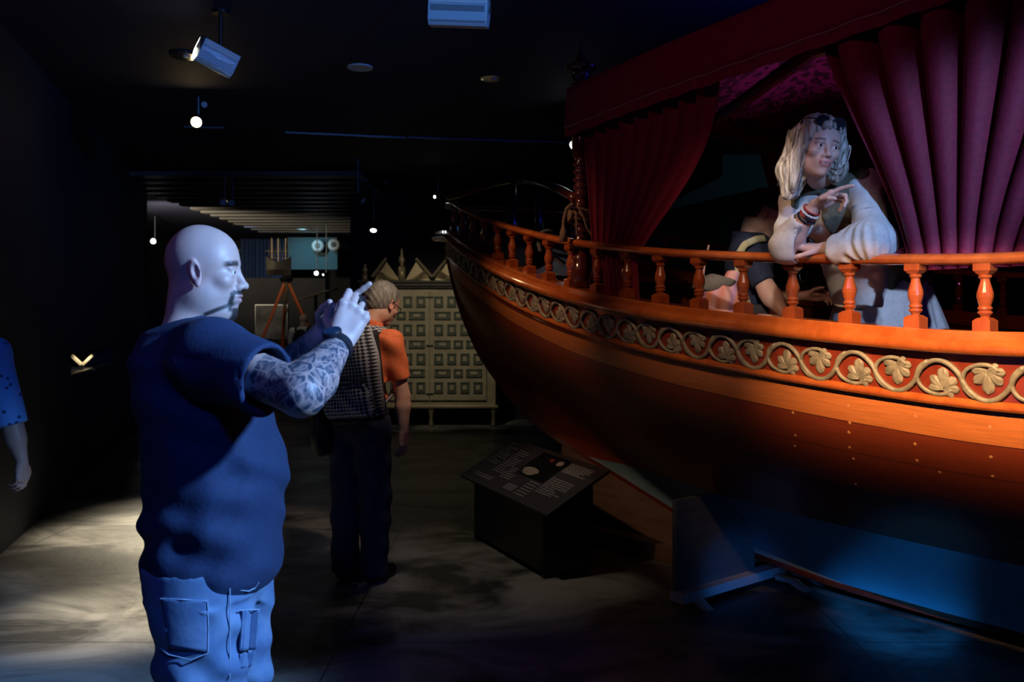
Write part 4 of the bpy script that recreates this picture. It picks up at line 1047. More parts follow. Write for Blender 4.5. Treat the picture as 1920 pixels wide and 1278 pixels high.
# ------------------------------------------------------------------ things deep in the passage
M_org = mat('orange_paint', (.75, .16, .03), .5)
# model ship in front of the drapes
MS = 16.2
def Q(px, py, D=MS): return P(px, py, D)
t = thing('orange_tripod', 'tall orange legged survey tripod standing in the far hall', 'tripod', (Q(535, 600).x, MS, 0))
top = Q(537, 522); 
for fx_, fy_, dz_ in ((490, 640, -.3), (590, 640, -.2), (530, 640, .5)):
    d_ = (Q(fx_, fy_, MS + dz_) - top); foot = top + d_ * (top.z / (top.z - Q(fx_, fy_, MS + dz_).z)); foot.z = .0
    mb = MB(); mb.tube([top, foot], .03, 8); obj('leg', mb, M_org, t)
mb = MB(); mb.lathe([(.001, 0), (.1, 0), (.12, .06), (.06, .12), (.001, .12)], (top.x, top.y, top.z - .06), 16); obj('head', mb, M_black, t)
mb = MB(); pr = [top + Vector((0, -.05, 0)), top + Vector((.03, -.08, -.2)), top + Vector((-.02, -.08, -.42)), top + Vector((.02, -.05, -.6))]; mb.tube(smpath(pr), .028, 8); tag(obj('rope', mb, M_rope2, smooth=True), 'knotted pale rope hanging from the head of the orange tripod', 'rope')
t = thing('model_ship', 'dark rigged model ship on top of the orange tripod in the far hall', 'model ship', Q(522, 510))
mb = MB(); rows = []
for q in range(13):
    f = q / 12; x = Q(500 + 46 * f, 515).x; w_ = .12 * math.sin(PI * (f * .86 + .12)); z0 = Q(0, 516).z
    rows.append([(x, MS - w_, z0 + .24 + .1 * (2 * f - 1) ** 2), (x, MS - w_ * .8, z0 + .1), (x, MS, z0 + .0), (x, MS + w_ * .8, z0 + .1), (x, MS + w_, z0 + .24 + .1 * (2 * f - 1) ** 2), (x, MS - w_, z0 + .24 + .1 * (2 * f - 1) ** 2)])
mb.grid(rows); obj('hull', mb, M_cabd, t)
for px in (510, 522, 536):
    mb = MB(); a = Q(px, 500); b = Q(px, 446); mb.tube([a, b], [.012, .008], 6)
    for z in (.3, .55): 
        m_ = a + (b - a) * z; mb.tube([m_ + Vector((-.11, 0, 0)), m_ + Vector((.11, 0, 0))], .006, 5)
    obj('mast', mb, M_gilt, t)
mb = MB()
for a_, b_ in (((503, 500), (508, 446)), ((516, 500), (510, 446)), ((512, 498), (522, 446)), ((532, 498), (523, 446)), ((528, 500), (536, 446)), ((544, 500), (538, 446))): mb.tube([Q(*a_), Q(*b_)], .004, 4)
obj('rigging', mb, M_rope2, t)
# framed photograph and cane poles
fr = P(509, 603, 17.73); t = thing('framed_photograph', 'framed grey landscape photograph behind the orange tripod', 'picture', fr)
mb = MB(); W_, H_ = 62 * 17.5 / F, 66 * 17.5 / F
mb.box(fr, (W_, .03, H_)); obj('frame', mb, M_steel, t, bevel=.004)
mb = MB(); mb.box(fr + Vector((0, -.02, 0)), (W_ * .95, .012, H_ * .95)); obj('print', mb, mat('grey_photo_print', (.01, .01, .012), .6, col2=(.22, .22, .24), scale=1.4, stretch=(1, 1, 1.6)), t)
mb = MB(); mb.tube([P(550, 565, 16.6), P(633, 540, 16.0)], .02, 8); tag(obj('pole', mb, M_gilt), 'slanting pale wooden pole right of the orange tripod', 'pole')
# a support holding picture & pole: dark display wall block
mb = MB(); mb.box((P(520, 0, 17.8).x, 17.8, 1.15), (1.9, .1, 2.3)); tag(obj('display_board', mb, M_dark), 'dark display board carrying the framed photograph', 'display board')
mb = MB(); mb.tube([(P(592, 0, 16.3).x, 16.3, 0), (P(592, 0, 16.3).x, 16.3, CAMZ + (HZ - 553) * 16.3 / F)], .03, 10); mb.box((P(592, 0, 16.3).x, 16.3, .01), (.4, .4, .02)); tag(obj('pole_stand', mb, M_black), 'thin black upright holding the slanting pole in the far hall', 'stand')
for i, (px, py) in enumerate(((452, 605), (463, 585))):
    pass
spot('far_hall_spot', (P(540, 0, 15).x, 14.6, 3.3), tuple(P(515, 590, 16.8)), 40, CREAM, 60, 1, .05)
# pale wall band beyond the boat, lower edge cut along its diagonal shadow
def slab(poly_px, D, m, th=.1):
    mb = MB(); mb.prism([P(x, y, D) for x, y in poly_px], (0, th, 0)); return mb
mb = slab([(1210, 404), (1355, 330), (1355, 288), (1600, 288), (1600, 318), (1355, 368)], 10.5, None); struct('wall_lit_band', mb, M_teal)
area('beyond_boat_wash', (4.6, 8.2, 3.2), (3.2, 10.4, 2.9), 3.0, (.45, .8, .9), .3, .3)
# ------------------------------------------------------------------ figures
def V3(*a): return np.array(a, float)
def nrmz(v): v = np.array(v, float); return v / (np.linalg.norm(v) + 1e-9)
def basis(fwd, up=(0, 0, 1)):                         # columns: forward, left, up
    f = nrmz(fwd); l = nrmz(np.cross(up, f)); u = np.cross(f, l); return np.stack([f, l, u], 1)
def skin_mat(name, ink=False, ink1=(.02, .04, .07), ink2=(.16, .2, .24)):
    m, N, L, b = nmat(name); at = N.new('ShaderNodeAttribute'); at.attribute_name = 'col'
    b.inputs['Roughness'].default_value = .48; b.inputs['Subsurface Weight'].default_value = .08; b.inputs['Subsurface Radius'].default_value = (.012, .005, .003)
    tc = N.new('ShaderNodeTexCoord')
    nz = N.new('ShaderNodeTexNoise'); nz.inputs['Scale'].default_value = 90; nz.inputs['Detail'].default_value = 4; L.new(tc.outputs['Object'], nz.inputs['Vector'])
    bp = N.new('ShaderNodeBump'); bp.inputs['Strength'].default_value = .12; bp.inputs['Distance'].default_value = .003; L.new(nz.outputs['Fac'], bp.inputs['Height']); L.new(bp.outputs[0], b.inputs['Normal'])
    if ink:
        n1 = N.new('ShaderNodeTexNoise'); n1.inputs['Scale'].default_value = 15; n1.inputs['Detail'].default_value = 5; n1.inputs['Distortion'].default_value = 2.2; L.new(tc.outputs['Object'], n1.inputs['Vector'])
        vo = N.new('ShaderNodeTexVoronoi'); vo.feature = 'DISTANCE_TO_EDGE'; vo.inputs['Scale'].default_value = 24; L.new(tc.outputs['Object'], vo.inputs['Vector'])
        wv = N.new('ShaderNodeMath'); wv.operation = 'MULTIPLY'; wv.inputs[1].default_value = 26; L.new(n1.outputs['Fac'], wv.inputs[0])
        sn = N.new('ShaderNodeMath'); sn.operation = 'SINE'; L.new(wv.outputs[0], sn.inputs[0])
        ad = N.new('ShaderNodeMath'); ad.operation = 'MULTIPLY_ADD'; ad.inputs[1].default_value = .28; ad.inputs[2].default_value = .72; L.new(sn.outputs[0], ad.inputs[0])
        ed = N.new('ShaderNodeMapRange'); ed.inputs['From Max'].default_value = .06; ed.inputs['To Min'].default_value = .25; ed.inputs['To Max'].default_value = 1; L.new(vo.outputs['Distance'], ed.inputs[0])
        ml = N.new('ShaderNodeMath'); ml.operation = 'MULTIPLY'; L.new(ad.outputs[0], ml.inputs[0]); L.new(ed.outputs[0], ml.inputs[1])
        m2 = N.new('ShaderNodeMath'); m2.operation = 'MULTIPLY'; L.new(ml.outputs[0], m2.inputs[0]); L.new(at.outputs['Alpha'], m2.inputs[1])
        mx = N.new('ShaderNodeMix'); mx.data_type = 'RGBA'; L.new(m2.outputs[0], mx.inputs[0]); L.new(at.outputs['Color'], mx.inputs[6]); mx.inputs[7].default_value = (*ink1, 1); L.new(mx.outputs[2], b.inputs['Base Color'])
    else: L.new(at.outputs['Color'], b.inputs['Base Color'])
    return m
M_skin = skin_mat('skin'); M_skin_ink = skin_mat('tattooed_skin', True)
M_eye = mat('eye_white', (.7, .68, .66), .15); M_iris = mat('dark_iris', (.03, .02, .015), .1)

class Head:
    """local frame: +x face, +y left, +z up, metres; crown +.123, chin -.118"""
    def __init__(s, c, fwd, up=(0, 0, 1), sc_=(1, 1, 1)):
        s.c = np.array(c, float); s.B = basis(fwd, up); s.s = np.array(sc_, float)
    def w(s, p): return s.c + s.B @ (np.array(p, float) * s.s)
    def loc(s, V): return ((V - s.c) @ s.B) / s.s
    def e(s, F_, c, r, k=.01, sub=False, rot=None):
        M = s.B if rot is None else s.B @ rot
        F_.ell(s.w(c), np.array(r) * s.s, M, k, sub)
    def cn(s, F_, a, b, r1, r2, k=.01, sub=False): F_.cone(s.w(a), s.w(b), r1 * s.s[2], r2 * s.s[2], k, sub)
    def build(s, F_, female=False, heavy=0., ear=1.):
        e, cn = s.e, s.cn
        e(F_, (-.014, 0, .034), (.098, .076, .089)); e(F_, (.03, 0, .03), (.062, .064, .07), .02)
        e(F_, (.028, 0, -.045), (.062, .050 if female else .056 + .006 * heavy, .07), .02)
        e(F_, (.062, 0, -.092 if female else -.096), (.024 if female else .026, .020 if female else .028, .018 if female else .02), .022)
        for y in (-1, 1):
            e(F_, (.004, y * (.040 if female else .046), -.058 if female else -.062), (.036, .013 if female else .018 + .008 * heavy, .026 if female else .034), .025)
            e(F_, (.064, y * .042, -.020), (.022, .02, .018), .018)
            if not female: e(F_, (.080, y * .026, .024), (.012, .024, .008), .012)
        if heavy: e(F_, (.035, 0, -.105), (.045, .045, .024), .03)
        for y in (-1, 1):
            e(F_, (.100, y * .032, .004), (.018, .018, .014), .010, True)
            e(F_, (.0765, y * .031, .002), (.0135, .015, .0125), .003)
            e(F_, (.081, y * .031, .0105), (.0105, .017, .0045), .003); e(F_, (.081, y * .031, -.0075), (.009, .015, .0035), .004)
        cn(F_, (.086, 0, .012), (.104, 0, -.022), .008, .0095, .012); e(F_, (.110, 0, -.031), (.013, .0115, .0105), .006)
        for y in (-1, 1): e(F_, (.099, y * .0125, -.035), (.011, .0075, .008), .005); e(F_, (.106, y * .007, -.043), (.005, .0035, .004), .002, True)
        e(F_, (.076, 0, -.058), (.026, .030, .024), .014)
        e(F_, (.096, 0, -.0565), (.0095, .022, .0055), .004); e(F_, (.094, 0, -.0685), (.0095, .019, .0065), .004)
        e(F_, (.106, 0, -.0625), (.010, .023, .0016), .002, True)
        if ear:
            for y in (-1, 1):
                rt = np.array(Matrix.Rotation(R(-14) * 1, 3, 'Y')) @ np.array(Matrix.Rotation(R(22 * y), 3, 'Z'))
                e(F_, (-.004, y * .080, -.004), (.020, .008, .034), .006, False, rt)
                e(F_, (.000, y * .088, .0), (.011, .007, .019), .004, True, rt); e(F_, (.004, y * .084, -.030), (.008, .006, .010), .004, False, rt)
    def eyes(s, parent, look=(1, 0, 0)):
        q = nrmz(look)
        for y in (-1, 1):
            c = np.array((.0775, y * .031, .002)); mb = MB(); Bm = Matrix(s.B.tolist())
            mb.sphere(s.w(c), .0128 * s.s[2], 20, 12); o = obj('eye', mb, M_eye, parent, smooth=True)
            mb = MB(); mb.sphere(s.w(c + q * .0085), .0065 * s.s[2], 14, 8); obj('iris', mb, M_iris, o, smooth=True)

def hand(F_, wpt, f, n, l, sc_=1., curls=None, thumb=None, spread=.0, fr=1.):
    """wpt wrist; f finger direction; n the way the palm faces; l towards the thumb; returns joints"""
    f = nrmz(f); n = nrmz(np.array(n) - f * np.dot(n, f)); l = nrmz(np.cross(f, n)) * (1 if np.dot(np.cross(f, n), l) > 0 else -1); wpt = np.array(wpt, float)
    curls = curls or [(20, 25, 15)] * 4; out = []
    pos = [.030, .010, -.010, -.029]; PL = [.090, .094, .088, .080]
    for i in range(4):
        a = wpt + l * pos[i] * .62 * sc_ + f * .012 * sc_; b = wpt + l * pos[i] * sc_ + f * PL[i] * sc_
        F_.cone(a, b, .0155 * sc_, .0118 * sc_, .012)
    F_.ell(wpt + f * .05 * sc_ + l * .02 * sc_ + n * .006 * sc_, np.array((.034, .016, .016)) * sc_, np.stack([f, l, n], 1), .012)
    F_.ell(wpt + f * .045 * sc_ - l * .02 * sc_ + n * .005 * sc_, np.array((.036, .014, .015)) * sc_, np.stack([f, l, n], 1), .012)
    seg = [(.045, .027, .021), (.050, .030, .022), (.046, .028, .022), (.036, .021, .019)]; rad = [.0094, .0096, .0091, .0080]
    for i in range(4):
        p = wpt + l * pos[i] * sc_ + f * PL[i] * sc_; d = nrmz(f + l * spread * (1.2 - .8 * i)); ang = 0; js = [p]
        F_.ell(p - n * .002, np.array((.0125, .0115, .0115)) * sc_, None, .006)
        for q in range(3):
            ang += R(curls[i][q]); dd = d * math.cos(ang) + n * math.sin(ang); p2 = p + dd * seg[i][q] * sc_
            F_.cone(p, p2, rad[i] * sc_ * (1 - .07 * q) * fr, rad[i] * sc_ * (1 - .07 * (q + 1)) * fr, .0035); p = p2; js.append(p)
        out.append(js)
    t0 = wpt + f * .022 * sc_ + l * .022 * sc_ + n * .008 * sc_
    td = thumb or [(.55, .25, .8), (.8, .3, .5), (.9, .35, .3)]; p = t0; js = [p]
    for q, (ln, rr) in enumerate(((.042, .0145), (.034, .0112), (.028, .0102))):
        a, b, c = td[q]; dd = nrmz(f * a + n * b + l * c); p2 = p + dd * ln * sc_
        F_.cone(p, p2, rr * sc_, (.0115, .0105, .0085)[q] * sc_, .007 if q == 0 else .004); p = p2; js.append(p)
    out.append(js); return out

def torso(F_, hip, chest, fwd, off=0., w=1., dpt=1., k=.05, belly=0.):
    hip = np.array(hip, float); chest = np.array(chest, float); up = nrmz(chest - hip); B = basis(fwd, up); B = np.stack([nrmz(np.cross(B[:, 1], up)), B[:, 1], up], 1)
    g = lambda a: a + off
    F_.ell(hip, (g(.115 * dpt), g(.165 * w), g(.13)), B, k)
    F_.ell(hip + (chest - hip) * .5 + B[:, 0] * (.01 + belly * .5), (g(.105 * dpt + belly), g(.145 * w), g(.17)), B, k)
    F_.ell(chest + B[:, 0] * .0, (g(.115 * dpt), g(.168 * w), g(.17)), B, k)
    F_.ell(chest + up * .09, (g(.095 * dpt), g(.16 * w), g(.08)), B, k)
    return B
def arm(F_, sh, el, wr, r=(.052, .042, .040, .028), off=0., k=.02):
    sh, el, wr = [np.array(v, float) for v in (sh, el, wr)]
    if sh is not None: F_.cone(sh, el, r[0] + off, r[1] + off, k)
    m = el + (wr - el) * .28; F_.cone(el, m, r[1] + off, r[2] * 1.1 + off, k); F_.cone(m, wr, r[2] * 1.1 + off, r[3] + off, k)
def leg(F_, hp, kn, an, off=0., r=(.085, .058, .054, .036), k=.03):
    hp, kn, an = [np.array(v, float) for v in (hp, kn, an)]
    F_.cone(hp, kn, r[0] + off, r[1] + off, k); m = kn + (an - kn) * .3; F_.cone(kn, m, r[1] + off, r[2] + off, k); F_.cone(m, an, r[2] + off, r[3] + off, k)
def shoe(an, fwd, m, parent, ln=.27, h=.09):
    an = np.array(an, float); f = nrmz((fwd[0], fwd[1], 0)); l = np.array((-f[1], f[0], 0)); c = V3(an[0], an[1], 0)
    F_ = Field(np.arange(an[0] - .3, an[0] + .3, .009), np.arange(an[1] - .3, an[1] + .3, .009), np.arange(-.02, .2, .008))
    B = np.stack([f, l, V3(0, 0, 1)], 1)
    F_.ell(c + f * .11 + V3(0, 0, .03), (.115, .047, .05), B, .02); F_.ell(c - f * .01 + V3(0, 0, .045), (.065, .04, .06), B, .03); F_.cone(c + V3(0, 0, .05), c + V3(0, 0, .11), .045, .045, .02)
    F_.clip((0, 0, -1), (0, 0, .004)); return F_.mesh('shoe', m, parent)
def uni(c): return lambda V: np.tile(np.array(c, float), (len(V), 1))
def cloth(name, c1, c2=None, rough=.85, scale=120, bump=.15, sheen=.0, **kw): return mat(name, c1, rough, col2=c2, scale=scale, bump=bump, bscale=scale, sheen=sheen, **kw)
def wrinkle(F_, comps, lo, hi):
    def fn(X, Y, Z):
        out = 0
        for (kx, ky, kz_, ph, am) in comps: out = out + am * np.sin(kx * X + ky * Y + kz_ * Z + ph + 1.3 * np.sin(kz_ * .31 * X * 1.0 + kx * .2 * Z + ky * .3 * Y))
        return out
    F_.disp(fn, lo, hi)

# ================================================================== the bald man photographing
MD = 2.28
man = thing('person', 'bald man in a dark blue T-shirt and jeans raising a phone, tattooed forearms', 'person', (-.75, MD, 0))
Hm = Head((-.768, MD, 1.624), (1, .06, -.02), (.0, 0, 1), (.88, .98, .98))
sR_, sL_ = np.array(P(398, 668, 2.09)), np.array(P(398, 672, 2.47))
eR, wR_ = np.array(P(566, 738, 1.93)), np.array(P(634, 648, 2.13))
eL, wL_ = np.array(P(515, 715, 2.58)), np.array(P(598, 632, 2.40))
xs = axis([(-1.0, -.88, .008), (-.88, -.64, .0033), (-.64, -.47, .006), (-.47, -.30, .0027)])
ys = axis([(1.80, 2.06, .006), (2.06, 2.20, .0033), (2.20, 2.36, .003), (2.36, 2.48, .0035), (2.48, 2.75, .007)])
zs = axis([(0.02, 1.28, .016), (1.28, 1.41, .006), (1.41, 1.62, .0028), (1.62, 1.77, .0035)])
Fm = Field(xs, ys, zs)
# trunk and legs inside the clothes
Fm.loft([(.86, -.752, MD, .115, .15), (1.0, -.745, MD, .13, .16), (1.15, -.745, MD, .125, .16), (1.3, -.765, MD, .11, .16), (1.40, -.785, MD, .075, .12)], .03)
for y in (-1, 1): leg(Fm, (-.745, MD + y * .095, .86), (-.735, MD + y * .11, .50), (-.77, MD + y * .12, .08), k=.02)
Fm.cone(sR_ + (.02, 0, -.02), sL_ + (.02, 0, -.02), .045, .045, .03)
Hm.build(Fm, heavy=1.)
Hm.cn(Fm, (-.035, 0, -.06), (-.038, 0, -.20), .060, .072, .03); Fm.cone((-.815, MD - .04, 1.45), (-.79, MD - .13, 1.42), .05, .04, .04); Fm.cone((-.815, MD + .04, 1.45), (-.79, MD + .13, 1.42), .05, .04, .04)
for a, b, c in ((sR_, eR, wR_), (sL_, eL, wL_)):
    arm(Fm, a, b, c, (.056, .047, .047, .031))
hR = hand(Fm, wR_ + (0, .012, .006), (.34, .34, .86), (-.30, 1.0, -.25), (-1, 0, .2), 1.02, curls=[(30, 45, 25), (42, 48, 25), (50, 50, 28), (56, 48, 25)], thumb=[(.6, .55, .6), (.7, .6, .15), (.75, .5, -.05)])
hL = hand(Fm, wL_ + (.006, -.004, .004), (.78, -.14, .58), (.12, -1.0, .05), (-1, 0, .3), 1.02, curls=[(-10, 4, 4), (26, 40, 25), (38, 45, 28), (44, 45, 25)], thumb=[(.5, .7, .5), (.7, .6, .1), (.8, .4, 0)])
SK = np.array((.52, .35, .30))
def man_col(V):
    q = Hm.loc(V); x, y, z = q[:, 0], q[:, 1], q[:, 2]; n = len(V); c = np.tile(np.append(SK, 0), (n, 1))
    hd = (np.abs(y) < .12) & (z > -.14) & (x > -.15) & (x < .15) & (np.abs(V[:, 1] - MD) < .12)
    def blend(mask, col, a=1.): m = np.clip(mask, 0, 1)[:, None] * a * hd[:, None]; c[:, :3] = c[:, :3] * (1 - m) + np.array(col) * m
    sm = lambda v, a, b: np.clip((v - a) / (b - a), 0, 1)
    st = sm(z, .0, .03) * sm(-x, -.055, -.03)                                   # shaved scalp stubble
    blend(st, (.40, .30, .28), .35)
    jaw = sm(-z, .035, .05) * sm(x, -.01, .02) * sm(-(x - .085), -.04, .0)
    blend(jaw, (.36, .27, .25), .3)
    # brow
    bz = .0255 - .16 * np.maximum(np.abs(y) - .03, 0); blend(sm(-np.abs(z - bz), -.0085, -.0045) * sm(np.abs(y), .008, .014) * sm(-np.abs(y), -.058, -.050) * sm(x, .05, .06), (.04, .03, .03), .9)
    # moustache, its arms round the mouth, chin beard and thin jaw line
    mz = sm(-np.abs(z + .0485), -.0065, -.004) * sm(-np.abs(y), -.033, -.027) * sm(x, .07, .08)
    side = sm(-np.abs(np.abs(y) - .031), -.006, -.003) * sm(-z, .046, .050) * sm(z, -.100, -.094) * sm(x, .055, .06)
    chin = sm(-z, .084, .090) * sm(-np.abs(y), -.03, -.024) * sm(x, .045, .055) * sm(z, -.125, -.118)
    jl = sm(-np.abs(z + .074 + (.095 - x) * .42), -.0075, -.0035) * sm(x, .008, .018) * sm(-x, -.095, -.085)
    for m_ in (mz, side, chin, jl): blend(m_, (.012, .012, .014), .95)
    blend(sm(-np.abs(z + .0625), -.010, -.007) * sm(-np.abs(y), -.021, -.018) * sm(x, .094, .098), (.45, .22, .22), .7)
    er = sm(np.abs(y), .074, .080) * sm(-np.abs(z + .002), -.05, -.04) * sm(-np.abs(x), -.04, -.03); blend(er, (.62, .33, .30), .5)
    # ink on the forearms
    for e_, w_, s0, s1 in ((eR, wR_, -.35, .93), (eL, wL_, -.9, .95)):
        d = w_ - e_; t = ((V - e_) @ d) / (d @ d); dist = np.linalg.norm(V - (e_ + np.clip(t, -1, 1)[:, None] * d), axis=1)
        m = sm(t, s0, s0 + .12) * sm(-t, -s1, -s1 + .05) * (dist < .085) * (V[:, 0] > -.62)
        if e_ is eR: m = np.maximum(m, (dist < .12) * (V[:, 0] > -.56) * (t < .95) * (t > -1.2)); m = m * sm(V[:, 2] - (e_[2] - .040) + .25 * (V[:, 0] - e_[0]), 0, .012)
        c[:, 3] = np.maximum(c[:, 3], m)
    return c
Fm.mesh('body', M_skin_ink, man, man_col, relax=1)
# T-shirt
M_tee = cloth('navy_jersey', (.004, .017, .058), (.006, .023, .074), .85, 90, .12)
Ft = Field(np.arange(-.96, -.44, .0055), np.arange(1.90, 2.70, .006), np.arange(.84, 1.54, .0055))
def lf(y, l, r, ry, dy=0.): z = CAMZ - (y - HZ) / 748.7; return (z, ((l + r) / 2 - CX) / 748.7, MD + dy, (r - l) / 2 / 748.7, ry, 0)
Ft.loft([lf(1098, 286, 503, .19), lf(1076, 283, 520, .195), lf(1049, 280, 524, .20), lf(1000, 280, 524, .205), lf(948, 281, 528, .208), lf(905, 285, 533, .208), lf(858, 284, 528, .205), lf(815, 277, 514, .2), lf(770, 269, 500, .2), lf(720, 262, 486, .205), lf(680, 262, 470, .20), lf(650, 268, 448, .175), lf(625, 278, 425, .13)], .025, pw=2.25)
Ft.cone(sR_ + (0, .02, -.02), sL_ + (0, -.02, -.02), .075, .075, .04)
Ft.cone((-.815, MD - .06, 1.455), sR_ + (0, .01, .005), .062, .07, .04); Ft.cone((-.815, MD + .06, 1.455), sL_ + (0, -.01, .005), .062, .07, .04)
Ft.cone((-.815, MD, 1.44), (-.808, MD, 1.475), .082, .082, .03)
endR = sR_ + (eR - sR_) * .60; endL = sL_ + (eL - sL_) * .75
Ft.cone(sR_, endR + (eR - sR_) * .1, .082, .079, .05); Ft.cone(sL_, endL, .078, .072, .05)
dR_ = nrmz(eR - sR_); 
wrinkle(Ft, [(42, 0, 26, .4, .0034), (18, 10, 52, 1.3, .0028), (8, 24, 70, 2.0, .0022), (70, 18, -20, .6, .0018)], (-1, 1.9, .88), (-.4, 2.7, 1.42))
def gate(X, Y, Z):                                      # back waist creases
    return .006 * np.sin((Z - .2 * X) * 78) * np.exp(-((Z - 1.03) / .09) ** 2) * np.clip((-.80 - X) / .06, 0, 1)
Ft.disp(gate, (-1, 1.9, .88), (-.7, 2.7, 1.25))
# sleeve openings and neck opening
_pp = endR + dR_ * .01
def sl_cut(F_, p, d, rad):
    d = nrmz(d); F_.cone(p - d * .035, p + d * .10, rad - .006, rad - .001, .004, True)
def cut_ball(F_, c, n, rad):                            # plane cut limited to the neighbourhood of a sleeve end
    n = nrmz(n); c = np.array(c)
    sl = F_._sl(c - rad, c + rad); X = F_.ax[0][sl[0]][:, None, None]; Y = F_.ax[1][sl[1]][None, :, None]; Z = F_.ax[2][sl[2]][None, None, :]
    pl = n[0] * (X - c[0]) + n[1] * (Y - c[1]) + n[2] * (Z - c[2]); dist = np.sqrt((X - c[0]) ** 2 + (Y - c[1]) ** 2 + (Z - c[2]) ** 2)
    A = F_.F[sl]; F_.F[sl] = np.where((pl > 0) & (dist < rad), np.maximum(A, pl), A).astype(np.float32)
cut_ball(Ft, _pp, nrmz(eR - sR_) * 1.0 + V3(.25, 0, .1), .13); sl_cut(Ft, _pp, dR_, .072)
cut_ball(Ft, endL, eL - sL_, .12); sl_cut(Ft, endL, eL - sL_, .066)
Ft.clip((-.10, 0, -1), (-.75, MD, .867))
Ft.clip((-.30, 0, 1), (-.81, MD, 1.503))
tee = Ft.mesh('t_shirt', M_tee, man, relax=2)
mb = MB(); mb.tube([(-.81 + .072 * math.cos(a) + .002, MD + .078 * math.sin(a), 1.5 + .30 * .072 * math.cos(a) - .004) for a in np.linspace(0, 2 * PI, 41)[:-1]], .007, 8, closed=True); obj('collar', mb, M_tee, tee, smooth=True)
# jeans
M_den = cloth('washed_denim', (.07, .14, .27), (.13, .22, .36), .8, 14, .25)
Fj = Field(np.arange(-.93, -.56, .006), np.arange(2.0, 2.56, .007), axis([(.03, .5, .012), (.5, .93, .006)]))
for y in (-1, 1):
    yy = MD + y * .095
    Fj.loft([(.05, -.775, MD + y * .125, .078, .07), (.2, -.77, MD + y * .12, .08, .075), (.45, -.742, MD + y * .115, .092, .085), (.60, -.739, MD + y * .108, .106, .098), (.70, -.741, MD + y * .1, .110, .103), (.78, -.745, yy, .118, .105), (.86, -.752, yy, .128, .105), (.92, -.754, yy, .130, .105)], .03)
Fj.loft([(.80, -.75, MD, .110, .16), (.86, -.754, MD, .134, .19), (.91, -.754, MD, .136, .19)], .03)
wrinkle(Fj, [(30, 0, 52, .2, .0038), (-26, 8, 75, 1.2, .0036), (60, 12, 34, .7, .0026)], (-1, 1.9, .1), (-.5, 2.7, .84))
jeans = Fj.mesh('jeans', M_den, man, relax=1)
M_seam = cloth('pale_denim_seam', (.22, .33, .46)); M_den2 = cloth('denim_pocket', (.06, .125, .25), (.12, .20, .34), .8, 18, .3)
def on_side(px, py, off=.0):                            # near side of the jeans
    z = CAMZ - (py - HZ) / 790.; x0 = (px - CX) / F
    cxx = np.interp(z, (.45, .60, .70, .78, .86, .92), (-.742, -.739, -.741, -.745, -.752, -.754)); rx = np.interp(z, (.45, .6, .7, .78, .86, .92), (.092, .106, .110, .118, .130, .135)); ry = np.interp(z, (.6, .7, .78, .86), (.098, .103, .105, .105)); cy = MD - np.interp(z, (.6, .7, .78, .86), (.108, .1, .095, .095))
    y = 2.1
    for _ in range(6):
        x = x0 * y; u = max(min((x - cxx) / rx, .995), -.995); y = cy - ry * math.sqrt(1 - u * u)
    return Vector((x0 * y, y - .004 - off, CAMZ - (py - HZ) * y / F))
def patch_on(poly, name, parent, m):
    # quad patch resampled onto the cloth
    (a, b, c, d) = poly; rows = []
    for i in range(15):
        f = i / 14; rows.append([on_side(*((np.array(a) * (1 - f) + np.array(b) * f) * (1 - g) + (np.array(d) * (1 - f) + np.array(c) * f) * g)) for g in np.linspace(0, 1, 13)])
    mb = MB(); mb.grid(rows); return obj(name, mb, m, parent, smooth=True, solid=.006)
pk = patch_on(((303, 1118), (390, 1123), (392, 1222), (318, 1212)), 'back_pocket', jeans, M_den2)
pk = patch_on(((455, 1142), (488, 1140), (482, 1215), (450, 1219)), 'side_pocket', jeans, M_den2)
pk2 = patch_on(((450, 1225), (480, 1220), (474, 1246), (449, 1250)), 'tool_pocket', jeans, M_den2)
for pth in ([(433, y) for y in range(1100, 1277, 12)], [(303, 1120), (346, 1122), (391, 1125)], [(391, 1125), (393, 1175), (392, 1220)], [(452, 1104), (468, 1106), (480, 1100), (487, 1090)], [(450, 1142), (486, 1140)], [(303, 1212), (318, 1224), (360, 1234), (392, 1222)]):
    mb = MB(); mb.tube([on_side(*q, off=.004) for q in pth], .0016, 5); obj('seam', mb, M_seam, jeans)
for y in (-1, 1): shoe((-.775, MD + y * .125, .08), (1, y * -.05 + .1, 0), M_black, man)
# wrist watch
fw = nrmz(wR_ - eR); wc = wR_ - fw * .012
M_watch = mat('black_watch', (.012, .014, .02), .35); 
wn_ = nrmz(V3(-.25, -.75, .75) - fw * np.dot(V3(-.25, -.75, .75), fw)); wl = np.cross(fw, wn_)
mb = MB()
mb.tube([wc + (wn_ * math.cos(a) + wl * math.sin(a)) * .036 for a in np.linspace(0, 2 * PI, 33)[:-1]], .0028, 8, flat=1, closed=True)
rows = []
for a in np.linspace(0, 2 * PI, 33): d_ = wn_ * math.cos(a) + wl * math.sin(a); rows.append([wc + d_ * .0345 - fw * .012, wc + d_ * .0375 - fw * .011, wc + d_ * .0375 + fw * .011, wc + d_ * .0345 + fw * .012])
mb = MB(); mb.grid(rows); wt = obj('watch', mb, M_watch, man, smooth=False)
q = Vector(wn_).to_track_quat('Z', 'Y').to_matrix(); cw = wc + wn_ * .034
mb = MB(); mb.lathe([(.001, 0), (.022, 0), (.0235, .004), (.0235, .010), (.021, .0125), (.001, .0125)], cw, 28, q); obj('watch_case', mb, M_watch, wt, bevel=.0008)
mb = MB(); mb.lathe([(.001, .0126), (.019, .0126), (.019, .0132), (.001, .0132)], cw, 28, q); obj('watch_glass', mb, mat('watch_glass', (.03, .06, .12), .08, .3), wt)
Hm.eyes(man)
